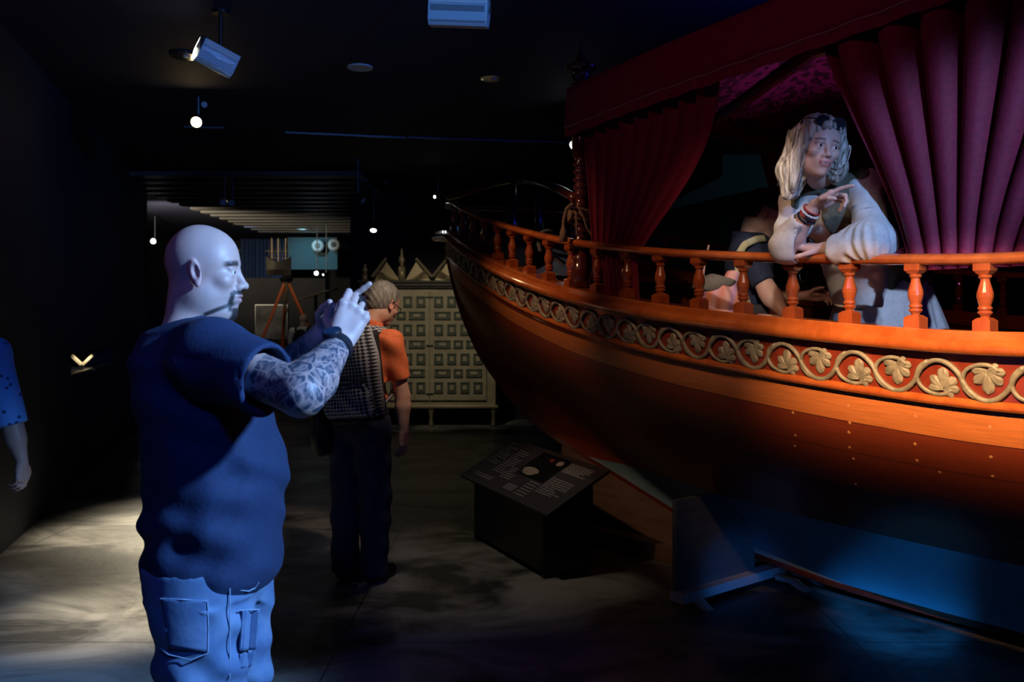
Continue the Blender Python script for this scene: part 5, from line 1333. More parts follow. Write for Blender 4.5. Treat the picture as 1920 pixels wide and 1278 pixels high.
# ears already in the body; the phone
PHc = Vector((-.372, 2.285, 1.532)); 
phone = thing('smartphone', 'dark smartphone held up sideways in both hands of the bald man', 'phone', PHc)
qp = Matrix.Rotation(R(-8), 3, 'Y') @ rz(R(4))
mb = MB(); mb.box(PHc, (.008, .152, .072), qp); obj('case', mb, M_black, phone, bevel=.003)
mb = MB(); mb.box(PHc + qp @ Vector((-.0044, 0, 0)), (.0008, .142, .066), qp); obj('screen', mb, mat('phone_screen', (.01, .015, .03), .1), phone)
mb = MB(); mb.box(PHc + qp @ Vector((.005, -.055, .015)), (.003, .026, .03), qp); obj('camera_bump', mb, M_watch, phone, bevel=.001)
# ================================================================== the man in orange with the backpack
OD = 5.27; OS = F / OD
def O(px, py, dy=0.): return np.array(P(px, py, OD + dy))
om = thing('person', 'grey haired man in an orange polo shirt looking down at the cabinet, seen from behind', 'person', (-.88, OD, 0))
fo = nrmz((.42, .90, 0)); lo_ = V3(-fo[1], fo[0], 0)
hip = V3(-.885, OD, .93); chest = V3(-.865, OD + .02, 1.27)
Ho = Head(O(719, 570, .08), nrmz((.62, .68, -.42)), (.12, .1, 1), (.96, .98, .97))
shL = chest - 0 + lo_ * .18 + V3(0, 0, .10); shR = chest - lo_ * .18 + V3(.01, 0, .10)
elR = O(755, 742, .02); wrR = O(757, 808, .02); elL = shL + V3(-.06, -.02, -.29); wrL = elL + V3(.02, .14, -.22)
Fo = Field(axis([(-1.3, -.5, .007)]), axis([(OD - .35, OD + .42, .007)]), axis([(.02, .7, .016), (.7, 1.35, .007), (1.35, 1.78, .0048)]))
torso(Fo, hip, chest, fo, -.01)
for sd in (-1, 1): leg(Fo, hip + lo_ * .09 * sd + V3(0, 0, -.05), hip + lo_ * .10 * sd + fo * .02 + V3(0, 0, -.46), V3(hip[0], hip[1], .08) + lo_ * .10 * sd)
Ho.build(Fo); Fo.cone(Ho.w((-.03, 0, -.07)), chest + V3(0, 0, .14), .056, .07, .03)
arm(Fo, shR, elR, wrR, (.052, .043, .040, .027)); arm(Fo, shL, elL, wrL, (.052, .043, .040, .027))
hand(Fo, wrR, (.02, .05, -1), (-.8, .5, 0), (.3, .9, 0), .98, curls=[(20, 35, 25), (25, 38, 25), (30, 40, 25), (34, 40, 25)])
hand(Fo, wrL, (.1, .2, -1), (.8, .3, 0), (.3, .9, 0), .98, curls=[(30, 40, 25)] * 4)
def oc(V):
    c = np.tile(np.array((.58, .34, .26)), (len(V), 1)); q = Ho.loc(V); m = (np.abs(q[:, 1]) > .072) & (np.abs(q[:, 0]) < .03) & (np.abs(q[:, 2]) < .04); c[m] = (.62, .28, .22); return c
Fo.mesh('body', M_skin, om, oc)
# hair cap
M_hair = mat('grey_hair', (.16, .15, .14), .7, col2=(.30, .29, .27), scale=60, bump=.6, bscale=90, stretch=(1, 1, .5))
def hair_field(Hd, xs, ys, zs, grow=.011):
    Fh = Field(xs, ys, zs); Hd.e(Fh, (-.022, 0, .040), (.100 + grow * .7, .076 + grow, .089 + grow), .01); Hd.e(Fh, (-.05, 0, .0), (.072, .070, .085), .03); return Fh
hx = Ho.c; Fh = hair_field(Ho, np.arange(hx[0] - .16, hx[0] + .16, .005), np.arange(hx[1] - .17, hx[1] + .17, .005), np.arange(hx[2] - .15, hx[2] + .17, .005), .010)
Fh.clip(Ho.B @ nrmz((1, 0, -.75)), Ho.w((.045, 0, .05))); Fh.clip(Ho.B @ nrmz((.2, 0, -1)), Ho.w((-.05, 0, -.06)))
wrinkle(Fh, [(210, 90, 130, 0, .0016), (90, 220, -60, 1, .0013)], hx - .2, hx + .2)
Fh.mesh('hair', M_hair, om)
# glasses
M_frame = mat('black_spectacle_frame', (.015, .015, .018), .3)
def glasses(Hd, parent, m=M_frame, up=0., fwd=0., r=.023, name='glasses', lens=None, rr=.0018, dyz=1.):
    mb = MB()
    for y in (-1, 1):
        mb.tube([Hd.w((.100 + fwd - .006 * abs(math.sin(a)) * 0, y * .033 + r * math.cos(a), .002 + up + r * .8 * dyz * math.sin(a))) for a in np.linspace(0, 2 * PI, 25)[:-1]], rr, 6, closed=True)
        mb.tube([Hd.w((.098 + fwd, y * (.033 + r), .006 + up)), Hd.w((.05, y * .078, .008 + up)), Hd.w((-.005, y * .082, .012 + up)), Hd.w((-.02, y * .083, .0 + up * .7))], rr, 6)
    mb.tube([Hd.w((.101 + fwd, -.012, .005 + up)), Hd.w((.106 + fwd, 0, .008 + up)), Hd.w((.101 + fwd, .012, .005 + up))], rr, 6)
    o = obj(name, mb, m, parent, smooth=True)
    if lens:
        for y in (-1, 1):
            mb = MB(); V = [Hd.w((.100 + fwd, y * .033 + r * .97 * math.cos(a), .002 + up + r * .78 * dyz * math.sin(a))) for a in np.linspace(0, 2 * PI, 25)[:-1]]
            mb.add(V, [tuple(range(24))]); obj('lens', mb, lens, o, solid=.0015)
    return o
glasses(Ho, om)
# polo
M_polo = cloth('orange_pique', (.62, .13, .045), (.70, .16, .06), .85, 80, .1)
Fp = Field(np.arange(-1.28, -.55, .0075), np.arange(OD - .32, OD + .36, .0075), np.arange(.86, 1.60, .0075))
torso(Fp, hip, chest, fo, .014); Fp.cone(shL, shR, .07, .07, .05)
Fp.cone(shR, shR + (elR - shR) * .62, .072, .068, .04); Fp.cone(shL, shL + (elL - shL) * .62, .072, .068, .04); Fp.cone(chest + V3(.01, .01, .12), Ho.w((-.04, 0, -.13)), .085, .070, .04)
wrinkle(Fp, [(20, 10, 40, 0, .004), (36, 0, 22, 1, .003)], (-1.3, OD - .4, .86), (-.5, OD + .4, 1.4))
cut_ball(Fp, shR + (elR - shR) * .66, elR - shR, .12); sl_cut(Fp, shR + (elR - shR) * .66, elR - shR, .058); cut_ball(Fp, shL + (elL - shL) * .66, elL - shL, .12)
Fp.clip((0, 0, -1), (0, 0, .955)); cn_ = nrmz(Ho.w((-.03, 0, -.07)) - chest); Fp.clip(cn_, Ho.w((-.045, 0, -.125)))
polo = Fp.mesh('polo_shirt', M_polo, om, relax=2)
M_tr = cloth('navy_trousers', (.012, .018, .05), (.018, .026, .07), .85, 50, .15)
Fk = Field(np.arange(-1.2, -.6, .009), np.arange(OD - .28, OD + .3, .009), np.arange(.03, 1.02, .010))
Fk.ell(hip, (.15, .185, .13), np.stack([fo, lo_, V3(0, 0, 1)], 1), .04)
for sd in (-1, 1): leg(Fk, hip + lo_ * .09 * sd + V3(0, 0, -.05), hip + lo_ * .10 * sd + fo * .02 + V3(0, 0, -.46), V3(hip[0], hip[1], .06) + lo_ * .10 * sd, .022, (.09, .066, .062, .058))
Fk.clip((0, 0, 1), (0, 0, .985)); wrinkle(Fk, [(20, 0, 35, 0, .004)], (-1.2, OD - .3, .05), (-.6, OD + .3, .9)); trs = Fk.mesh('trousers', M_tr, om)
mb = MB(); mb.tube([V3(hip[0], hip[1], .965) + fo * .140 * math.cos(a) + lo_ * .180 * math.sin(a) for a in np.linspace(0, 2 * PI, 41)[:-1]], .018, 6, flat=.35, closed=True); obj('belt', mb, M_black, trs, smooth=True)
for sd in (-1, 1): shoe(V3(hip[0], hip[1], .08) + lo_ * .10 * sd, fo, M_black, om)
# backpack: on his back, a thing of its own
M_chk, N_, L_, b_ = nmat('checked_fabric'); tc_ = N_.new('ShaderNodeTexCoord'); ck = N_.new('ShaderNodeTexChecker'); ck.inputs['Scale'].default_value = 34; mpc = N_.new('ShaderNodeMapping'); mpc.inputs['Rotation'].default_value = (0, 0, R(45)); mpc.inputs['Location'].default_value = (.003, .003, .01); ck.inputs['Color1'].default_value = (.012, .014, .03, 1); ck.inputs['Color2'].default_value = (.46, .48, .55, 1)
L_.new(tc_.outputs['UV'], mpc.inputs[0]); L_.new(mpc.outputs[0], ck.inputs['Vector']); L_.new(ck.outputs[0], b_.inputs['Base Color']); b_.inputs['Roughness'].default_value = .8
bc = O(672, 700, -.20); bp_ = thing('backpack', 'black and white checked backpack worn by the man in orange', 'backpack', bc)
bB = Matrix(np.stack([-fo, -lo_, V3(0, 0, 1)], 1).tolist()); bB = Matrix.Rotation(R(-6), 3, 'Y') @ bB
def bpt(u, v, d): return Vector(bc) + bB @ Vector((d, u, v))    # u sideways, v up, d outwards from the back
def pouch(cu, cv, w_, h_, d0, dep, name, m, parent, rnd=.55):
    mb = MB(); n1, n2 = 30, 36; rows = []; uvs = []
    for i in range(n1 + 1):
        f = i / n1; row = []
        for j in range(n2 + 1):
            g = j / n2; x = (f - .5) * 2; y = (g - .5) * 2; ex = max(0, 1 - abs(x) ** 5) ** .45; ey = max(0, 1 - abs(y) ** 4) ** .45
            wv = w_ * (1 - (.22 * max(0, y) ** 2)); row.append(bpt(cu + x * wv / 2, cv + y * h_ / 2, d0 + dep * ex * ey + .004 * math.sin(9 * x + 7 * y)))
            uvs.append((f * w_ * 2.2, g * h_ * 2.2))
        rows.append(row)
    mb.grid(rows); o = obj(name, mb, m, parent, smooth=True, fixn=False); ul = o.data.uv_layers.new(name='UVMap')
    for lp in o.data.loops: ul.data[lp.index].uv = uvs[lp.vertex_index]
    md = o.modifiers.new('s', 'SOLIDIFY'); md.thickness = .006
    return o
M_bpb = cloth('black_nylon', (.012, .013, .018), (.018, .02, .026), .6, 60)
mb = MB(); mb.box(bpt(0, 0, .01), (.10, .30, .47), bB); obj('back_panel', mb, M_bpb, bp_, bevel=.03)
pouch(0, 0.01, .33, .50, .03, .13, 'main_compartment', M_chk, bp_); pouch(0, -.13, .30, .20, .10, .085, 'front_pocket', M_chk, bp_)
mb = MB(); mb.tube([bpt(-.15, -.03, .15), bpt(-.08, -.025, .18), bpt(.08, -.025, .18), bpt(.15, -.03, .15)], .006, 6); obj('piping', mb, M_bpb, bp_, smooth=True)
mb = MB(); mb.tube([bpt(-.16, -.245, .03), bpt(-.1, -.25, .14), bpt(.1, -.25, .14), bpt(.16, -.245, .03)], .014, 8); obj('piping', mb, M_bpb, bp_, smooth=True)
mb = MB(); mb.tube([bpt(-.04, .24, .0), bpt(-.03, .30, .0), bpt(.03, .30, .0), bpt(.04, .24, .0)], .008, 8); obj('grab_handle', mb, M_bpb, bp_, smooth=True)
def strap(pts, name, m, wd=.032, parent=None):
    rows = []; pp = smpath([Vector(p) for p in pts], 40, 5)
    for i, p in enumerate(pp):
        t_ = (pp[min(i + 1, 39)] - pp[max(i - 1, 0)]).normalized(); sd = t_.cross(Vector(p) - Vector(chest)).normalized(); rows.append([p - sd * wd, p, p + sd * wd])
    mb = MB(); mb.grid(rows); o = obj(name, mb, m, parent or bp_, smooth=True); uvl = o.data.uv_layers.new(name='UVMap')
    for lp in o.data.loops: uvl.data[lp.index].uv = ((lp.vertex_index % 3) * .06, (lp.vertex_index // 3) * .012 * 2.2)
    md = o.modifiers.new('s', 'SOLIDIFY'); md.thickness = .010; return o
for sd in (-1, 1):
    sh = shR if sd < 0 else shL; q_ = -lo_ * (1 if sd < 0 else -1)
    strap([bpt(.07 * (-sd), .21, .04), sh + V3(0, 0, .085) - q_ * .06 - fo * .05, sh + V3(0, 0, .078) - q_ * .05 + fo * .05, sh + fo * .125 - q_ * .045 + V3(0, 0, -.06), sh + fo * .145 - q_ * .03 + V3(0, 0, -.2), sh + fo * .06 - q_ * .045 + V3(0, 0, -.32), bpt(.14 * (-sd), -.2, .02)], 'shoulder_strap', M_chk)
# dark jacket over the left arm side
Fj2 = Field(np.arange(-1.25, -.98, .009), np.arange(OD - .25, OD + .2, .009), np.arange(.68, 1.12, .009)); Fj2.ell((-1.10, OD - .03, .90), (.055, .10, .17), None, .03); Fj2.cone((-1.09, OD - .03, 1.0), (-1.08, OD - .01, .78), .05, .065, .03); wrinkle(Fj2, [(40, 30, 25, 0, .006)], (-1.3, OD - .3, .6), (-.9, OD + .3, 1.2))
jk = tag(Fj2.mesh('jacket', M_bpb), 'dark jacket hanging at the left side of the man in orange', 'jacket')

# ================================================================== the woman leaning on the rail
wo = thing('person', 'grey blonde woman in a white blouse leaning on the boat rail and pointing', 'person', P(1610, 600, 3.9))
Hw = Head(P(1533, 279, 3.47), nrmz((.10, -1, -.10)), (.16, 0, 1), (.98, .96, .98))
wShL = np.array(P(1622, 350, 3.55)); wShR = np.array(P(1494, 376, 3.80)); wHip = np.array(P(1668, 520, 4.02)); wCh = (wShL + wShR) / 2 + V3(.035, .05, -.10)
wElL = np.array(P(1636, 452, 3.36)); wWrL = np.array(P(1543, 466, 3.50)); wElR = np.array(P(1476, 462, 3.58)); wWrR = np.array(P(1527, 386, 3.46))
wf = nrmz(np.cross(nrmz(wShL - wShR), nrmz(wCh - wHip))); wf = wf if wf[1] < 0 else -wf
Fw = Field(axis([(.95, 1.28, .0042), (1.28, 1.95, .008)]), axis([(3.22, 3.62, .0040), (3.62, 4.35, .009)]), axis([(.87, 1.7, .015), (1.7, 1.86, .005), (1.86, 2.33, .0042)]))
torso(Fw, wHip, wCh, wf, -.01, .88, .9, belly=.0)
Hw.build(Fw, female=True); Fw.cone(Hw.w((-.03, 0, -.07)), (wShL + wShR) / 2 + V3(.0, .0, .03), .047, .058, .03); Fw.cone(wShL, wShR, .045, .045, .03)
arm(Fw, wShL, wElL, wWrL, (.045, .038, .036, .025)); arm(Fw, wShR, wElR, wWrR, (.045, .038, .036, .024))
wh = hand(Fw, wWrR, nrmz(np.array(P(1575, 362, 3.40)) - wWrR), (-.3, -.2, -1), (.1, -1, .1), .92, curls=[(4, 10, 8), (35, 60, 40), (45, 65, 40), (50, 65, 40)], thumb=[(.7, .2, .6), (.8, .5, .2), (.8, .5, -.2)])
hand(Fw, wWrL, nrmz(np.array(P(1505, 462, 3.56)) - wWrL), (0, .3, -1), (-.2, -1, 0), .9, curls=[(8, 15, 10)] * 4)
for sd, dx in ((-1, -.1), (1, .1)): leg(Fw, wHip + V3(dx, .02, -.05), wHip + V3(dx * 1.1 - .04, .02, -.45), V3(wHip[0] + dx * 1.2, wHip[1] + .04, .93), 0, (.085, .055, .05, .034))
def wc_(V):
    c = np.tile(np.array((.60, .38, .31)), (len(V), 1)); q = Hw.loc(V); x, y, z = q.T
    sm = lambda v, a, b: np.clip((v - a) / (b - a), 0, 1); hd = (np.abs(y) < .1) & (np.abs(z) < .14) & (x > .03)
    def bl(m, col, a=1.): m = (m * hd * a)[:, None]; c[:] = c * (1 - m) + np.array(col) * m
    bz = .026 - .1 * np.maximum(np.abs(y) - .035, 0); bl(sm(-np.abs(z - bz), -.0050, -.0022) * sm(np.abs(y), .012, .017) * sm(-np.abs(y), -.055, -.048), (.10, .07, .05), .85)
    bl(sm(-np.abs(z - .011), -.005, -.002) * sm(-np.abs(np.abs(y) - .032), -.020, -.014), (.10, .06, .05), .6)
    bl(sm(-np.abs(z + .0625), -.014, -.010) * sm(-np.abs(y), -.029, -.024) * sm(x, .088, .094), (.50, .16, .15), .85)
    bl(sm(-np.abs(z + .0625), -.0055, -.0035) * sm(-np.abs(y), -.024, -.020) * sm(x, .08, .09), (.16, .05, .05), .9); bl(sm(-np.abs(z + .0610), -.0032, -.0016) * sm(-np.abs(y), -.018, -.015) * sm(x, .08, .09), (.55, .50, .46), .5)
    return c
Fw.mesh('body', M_skin, wo, wc_); Hw.eyes(wo, look=(1, .25, .0))
# hair: long bob built of locks over a cap
M_blond = mat('grey_blonde_hair', (.13, .11, .09), .5, col2=(.60, .55, .47), scale=75, stretch=(1, 1, .12), bump=.7, bscale=120)
Fhw = Field(np.arange(.88, 1.40, .0045), np.arange(3.28, 3.72, .0045), np.arange(1.86, 2.38, .0045))
Hw.e(Fhw, (-.025, 0, .045), (.100, .090, .094), .02); Hw.e(Fhw, (-.055, 0, -.01), (.072, .092, .10), .04)
Hw.cn(Fhw, (-.03, -.075, .03), (-.01, -.098, -.10), .036, .040, .03); Hw.cn(Fhw, (-.01, -.098, -.10), (.0, -.088, -.19), .040, .026, .03); Hw.cn(Fhw, (.035, -.070, .05), (.030, -.090, -.04), .020, .024, .02); Hw.cn(Fhw, (.030, -.090, -.04), (.035, -.085, -.16), .024, .016, .02)
Hw.cn(Fhw, (-.02, .078, .03), (-.02, .100, -.05), .038, .040, .03); Hw.cn(Fhw, (-.02, .100, -.05), (-.03, .108, -.10), .036, .020, .03); Hw.cn(Fhw, (.03, .068, .055), (.02, .088, -.02), .020, .022, .02)
Hw.cn(Fhw, (.075, .0, .085), (.055, -.055, .065), .014, .020, .02); Hw.cn(Fhw, (.055, -.055, .065), (.05, -.078, .01), .018, .018, .02); Hw.cn(Fhw, (.075, .0, .085), (.05, .055, .07), .014, .02, .02); Hw.cn(Fhw, (.05, .055, .07), (.04, .078, .02), .018, .018, .02)
Hw.cn(Fhw, (-.06, -.04, -.08), (-.06, -.05, -.17), .05, .035, .03)
def lockfn(X, Y, Z):
    x = X - Hw.c[0]; z = Z - Hw.c[2]; y = Y - Hw.c[1]; a = np.arctan2(x - .12 * z, -y + .02)
    return .0030 * np.sin(a * 31 + 2.2 * np.sin(z * 16)) + .0016 * np.sin(a * 57 + 14 * z) + .003 * np.sin(a * 9 - z * 14)
Fhw.disp(lockfn, (.8, 3.2, 1.8), (1.5, 3.8, 2.4))
hairw = Fhw.mesh('hair', M_blond, wo)
mb = MB(); rnd = random.Random(5)
for i in range(90):
    side = rnd.choice((-1, -1, 1)); y0 = side * rnd.uniform(.05, .095); x0 = rnd.uniform(-.06, .045); ln = rnd.uniform(.12, .22) if side < 0 else rnd.uniform(.06, .13); z0 = rnd.uniform(.0, .06)
    pts = [Hw.w((x0 + .006 * math.sin(k * .9 + i), y0 * (1 + .06 * k / 4) + side * .018 + .003 * math.sin(k * 1.2 + i * 2), z0 - ln * k / 4)) for k in range(5)]
    mb.tube(smpath(pts, 14, 5), list(np.linspace(.0030, .0008, 14)), 5)
obj('locks', mb, M_blond, hairw, smooth=True)
sg = glasses(Hw, wo, M_frame, up=.092, fwd=-.022, r=.027, name='sunglasses', lens=mat('dark_lens', (.02, .02, .03), .08, .2), rr=.0028)
# blouse with bell sleeves
M_bl = cloth('white_cotton', (.56, .54, .50), (.64, .62, .58), .85, 60, .15)
Fb = Field(np.arange(.90, 1.98, .0065), np.arange(3.18, 4.42, .0065), np.arange(1.28, 2.16, .0065))
torso(Fb, wHip, wCh, wf, .012, .9, .92, belly=.01); Fb.cone(wShL, wShR, .062, .062, .05)
up_ = nrmz(wCh - wHip)
# skirt of the blouse, flaring below the waist
Fb.loft([(1.36, 1.665, 4.02, .27, .22), (1.48, 1.655, 4.02, .245, .21), (1.62, 1.64, 4.0, .20, .18), (1.72, 1.62, 3.98, .17, .15)], .04)
Fb.loft([(1.56, 1.43, 3.78, .10, .07, -.6), (1.66, 1.44, 3.80, .12, .09, -.6), (1.80, 1.42, 3.82, .14, .11, -.6)], .04)
mL = wShL + (wElL - wShL) * .62; mR = wShR + (wElR - wShR) * .6
Fb.cone(wShL, mL, .066, .060, .04); Fb.cone(mL, wElL + V3(.005, 0, -.005), .060, .082, .02); Fb.cone(wElL + V3(-.01, 0, -.0), wElL + (wWrL - wElL) * .72 + V3(0, -.02, -.01), .078, .062, .03)
Fb.cone(wShR, mR, .064, .058, .04); Fb.cone(mR, wElR + V3(.0, -.01, .0), .060, .070, .03); Fb.cone(wElR + V3(-.004, -.03, .0), wElR + V3(-.005, -.05, -.035), .048, .022, .03); Fb.cone(wElR, wElR + (wWrR - wElR) * .55, .060, .056, .03)
sl_cut(Fb, wElR + (wWrR - wElR) * .62, wWrR - wElR, .050); cut_ball(Fb, wElR + (wWrR - wElR) * .66, wWrR - wElR, .12)
cut_ball(Fb, wElL + (wWrL - wElL) * .80, wWrL - wElL, .14); sl_cut(Fb, wElL + (wWrL - wElL) * .78, wWrL - wElL, .055)
Fb.disp(lambda X, Y, Z: .008 * np.sin(np.arctan2(Y - 4.0, X - 1.65) * 17 + 2 * np.sin(Z * 9)) * np.clip((1.72 - Z) / .25, 0, 1) , (1.3, 3.6, 1.28), (1.98, 4.42, 1.74))
Fb.disp(lambda X, Y, Z: .0045 * np.sin(np.arctan2(Y - wElL[1], X - wElL[0]) * 14 + Z * 20) * np.clip((mL[2] - Z) / .06, 0, 1) * (X > mL[0] - .12), (1.2, 3.18, 1.70), (1.45, 3.6, 1.92))
Fb.disp(lambda X, Y, Z: .0012 * np.sin(95 * X + 40 * Z) + .0016 * np.sin(-50 * X + 70 * Z + 3 * np.sin(X * 30)), (.9, 3.18, 1.70), (1.9, 4.2, 2.1))
Fb.clip(nrmz((.18, 0, -1)), (1.75, 4.0, 1.385))
Fb.ell((wShL + wShR) / 2 + V3(-.01, -.085, .03), (.05, .06, .075), None, .02, True); nk = (wShL + wShR) / 2
cut_ball(Fb, nk + V3(0, 0, .050), V3(0, -.1, 1), .085)
blouse = Fb.mesh('blouse', M_bl, wo, relax=2)
mb = MB(); dl = nrmz(wElL - wShL); e1 = nrmz(np.cross(dl, (0, 1, 0))); e2 = np.cross(dl, e1)
mb.tube([mL + (e1 * math.cos(a) + e2 * math.sin(a)) * .0625 for a in np.linspace(0, 2 * PI, 33)[:-1]], .0035, 6, closed=True); obj('lace_band', mb, cloth('grey_lace', (.25, .25, .24), (.6, .58, .55), .9, 200), blouse, smooth=True)
# lace front panel
# khaki vest: shell over the blouse, open in front
M_vest = cloth('khaki_linen', (.085, .085, .055), (.12, .12, .08), .9, 70, .2)
Fv = Field(np.arange(.95, 1.98, .0075), np.arange(3.3, 4.4, .0075), np.arange(1.40, 2.16, .0075))
torso(Fv, wHip, wCh, wf, .026, .9, .92, belly=.012); Fv.cone(wShL - nrmz(wShL - wShR) * .01, wShR + nrmz(wShL - wShR) * .01, .080, .078, .05); Fv.loft([(1.58, 1.63, 4.02, .20, .18), (1.72, 1.62, 3.98, .19, .17)], .04)
for a_, b_2 in ((wShL, wElL), (wShR, wElR)): d_ = nrmz(b_2 - a_); Fv.cone(a_ + d_ * .035 + nrmz(a_ - nk) * .040, a_ + d_ * .24 + nrmz(a_ - nk) * .05, .056, .085, .01, True)
lat = nrmz(wShL - wShR); lat = nrmz(lat - up_ * (lat @ up_))
def slot(X, Y, Z):                                       # opening down the chest, between two lines
    u = (X - wCh[0]) * lat[0] + (Y - wCh[1]) * lat[1] + (Z - wCh[2]) * lat[2]; f_ = (X - wCh[0]) * wf[0] + (Y - wCh[1]) * wf[1] + (Z - wCh[2]) * wf[2]
    return np.maximum(np.abs(u - .0) - .044, -f_)
sl0 = Fv._sl((.9, 3.2, 1.3), (2, 4.5, 2.3)); X = Fv.ax[0][:, None, None]; Y = Fv.ax[1][None, :, None]; Z = Fv.ax[2][None, None, :]
Fv.F = np.maximum(Fv.F, -slot(X, Y, Z)).astype(np.float32)
Fv.clip(nrmz((.1, 0, -1)), (1.7, 4.0, 1.60)); cut_ball(Fv, nk + V3(0, 0, .052), V3(0, -.1, 1), .10)
Fv.disp(lambda X, Y, Z: .004 * np.sin(50 * X + 30 * Z + 20 * Y), (.9, 3.2, 1.4), (2, 4.4, 2.2))
Fv.mesh('vest', M_vest, wo, relax=2)
M_tr2 = cloth('dark_trousers', (.03, .022, .03), (.045, .035, .05), .8, 50)
Fk2 = Field(np.arange(1.3, 2.0, .01), np.arange(3.75, 4.35, .01), np.arange(.88, 1.78, .012))
Fk2.ell(wHip + V3(0, 0, -.02), (.15, .14, .12), None, .04)
for sd, dx in ((-1, -.1), (1, .1)): leg(Fk2, wHip + V3(dx, .02, -.05), wHip + V3(dx * 1.1 - .04, .02, -.45), V3(wHip[0] + dx * 1.2, wHip[1] + .04, .93), .014, (.085, .058, .055, .045))
Fk2.mesh('trousers', M_tr2, wo)
for dx in (-.1, .1):
    mb = MB(); c_ = V3(wHip[0] + dx * 1.2, wHip[1], .905); mb.sphere(c_ + V3(-.03, -.05, 0), (.045, .12, .045), 14, 8); obj('shoe', mb, M_black, wo, smooth=True)
# jewellery
M_bead = mat('dark_beads', (.02, .02, .03), .25); M_sil = mat('silver', (.7, .7, .72), .2, 1)
mb = MB(); nc = (wShL + wShR) / 2 + V3(0, -.03, .06)
for a in np.linspace(-2.4, 2.4, 27): mb.sphere(nc + V3(.062 * math.sin(a), -.05 * math.cos(a) - .015, -.055 * max(0, math.cos(a)) ** 1.2), .0068, 8, 6)
obj('necklace', mb, M_bead, wo, smooth=True)
fwr = nrmz(wWrR - wElR); a1 = nrmz(np.cross(fwr, (0, 1, 0))); a2_ = np.cross(fwr, a1)
mb = MB()
for i in range(22): a = 2 * PI * i / 22; mb.sphere(wWrR - fwr * .032 + (a1 * math.cos(a) + a2_ * math.sin(a)) * .034, .0052, 8, 6)
obj('bead_bracelet', mb, mat('white_beads', (.6, .6, .58), .3), wo, smooth=True)
mb = MB()
for k_ in (.018, .045): mb.tube([wWrR - fwr * k_ + (a1 * math.cos(a) + a2_ * math.sin(a)) * .033 for a in np.linspace(0, 2 * PI, 25)[:-1]], .0034, 6, closed=True)
obj('bracelet', mb, mat('red_cord', (.35, .03, .03), .6), wo, smooth=True)
mb = MB(); mb.tube([wWrR - fwr * .058 + (a1 * math.cos(a) + a2_ * math.sin(a)) * .035 for a in np.linspace(0, 2 * PI, 25)[:-1]], .005, 6, closed=True); mb.lathe([(.001, 0), (.017, 0), (.017, .008), (.001, .008)], wWrR - fwr * .058 - V3(0, .034, 0), 18, Matrix.Rotation(R(90), 3, 'X')); obj('watch', mb, M_bead, wo, smooth=True)
rj = wh[1]; mb = MB(); dr = nrmz(rj[1] - rj[0]); r1 = nrmz(np.cross(dr, (0, 1, 0))); r2 = np.cross(dr, r1); rc = rj[0] + (rj[1] - rj[0]) * .55
mb.tube([rc + (r1 * math.cos(a) + r2 * math.sin(a)) * .0095 for a in np.linspace(0, 2 * PI, 17)[:-1]], .0022, 6, closed=True); mb.sphere(rc - V3(0, .010, 0), .0045, 8, 6); obj('ring', mb, M_sil, wo, smooth=True)

# ================================================================== the person in a cap sitting inside the boat
SD = 4.75
sp = thing('person', 'person in a black cap and navy T-shirt sitting in the boat with head bowed', 'person', P(1415, 560, SD))
Hs = Head(P(1432, 402, SD), nrmz((.85, -.15, -.42)), (.35, 0, 1), (.96, .96, .96))
sCh = np.array(P(1405, 500, SD + .04)); sHip = V3(1.22, SD + .12, 1.42); sf = nrmz((.9, -.35, 0)); sl_ = V3(-sf[1], sf[0], 0)
sRs = sCh - sl_ * .17 + V3(0, 0, .09); sLs = sCh + sl_ * .17 + V3(0, 0, .09)
sRe = np.array(P(1441, 548, SD - .22)); sRw = np.array(P(1470, 588, SD - .30)); sLe = sLs + V3(.06, .02, -.26); sLw = sLe + V3(.2, -.1, .02)
Fs = Field(np.arange(.9, 1.75, .0075), np.arange(SD - .45, SD + .5, .0075), axis([(1.2, 1.95, .009), (1.95, 2.25, .005)]))
torso(Fs, sHip, sCh, sf, -.01, .95, .95); Hs.build(Fs); Fs.cone(Hs.w((-.03, 0, -.07)), sCh + V3(.0, 0, .13), .052, .062, .03); Fs.cone(sRs, sLs, .045, .045, .03)
arm(Fs, sRs, sRe, sRw, (.05, .047, .044, .028)); arm(Fs, sLs, sLe, sLw, (.048, .04, .036, .026))
hand(Fs, sRw, (.7, .2, -.4), (.2, .8, -.4), (.5, .3, .6), .95, curls=[(30, 40, 25)] * 4); hand(Fs, sLw, (.9, -.3, 0), (0, -.7, -.5), (0, 0, 1), .95, curls=[(30, 40, 25)] * 4)
for sd in (-1, 1): Fs.cone(sHip + sl_ * .09 * sd, sHip + sl_ * .1 * sd + sf * .38 + V3(0, 0, -.0), .08, .06, .03); Fs.cone(sHip + sl_ * .1 * sd + sf * .38, sHip + sl_ * .1 * sd + sf * .36 + V3(0, 0, -.2), .055, .05, .03)
Fs.mesh('body', M_skin, sp, uni((.55, .36, .29)))
M_nt = cloth('dark_navy_cotton', (.012, .02, .05), (.018, .03, .07), .85, 80)
Fs2 = Field(np.arange(.88, 1.6, .008), np.arange(SD - .42, SD + .42, .008), np.arange(1.36, 2.04, .008))
torso(Fs2, sHip, sCh, sf, .012, .97, .97); Fs2.cone(sRs, sLs, .062, .062, .05); Fs2.cone(sCh + V3(0, 0, .1), Hs.w((-.05, 0, -.13)), .075, .062, .04)
Fs2.cone(sRs, sRs + (sRe - sRs) * .78, .068, .063, .04); Fs2.cone(sLs, sLs + (sLe - sLs) * .7, .066, .06, .04); cut_ball(Fs2, sRs + (sRe - sRs) * .80, sRe - sRs, .12); cut_ball(Fs2, sLs + (sLe - sLs) * .7, sLe - sLs, .12)
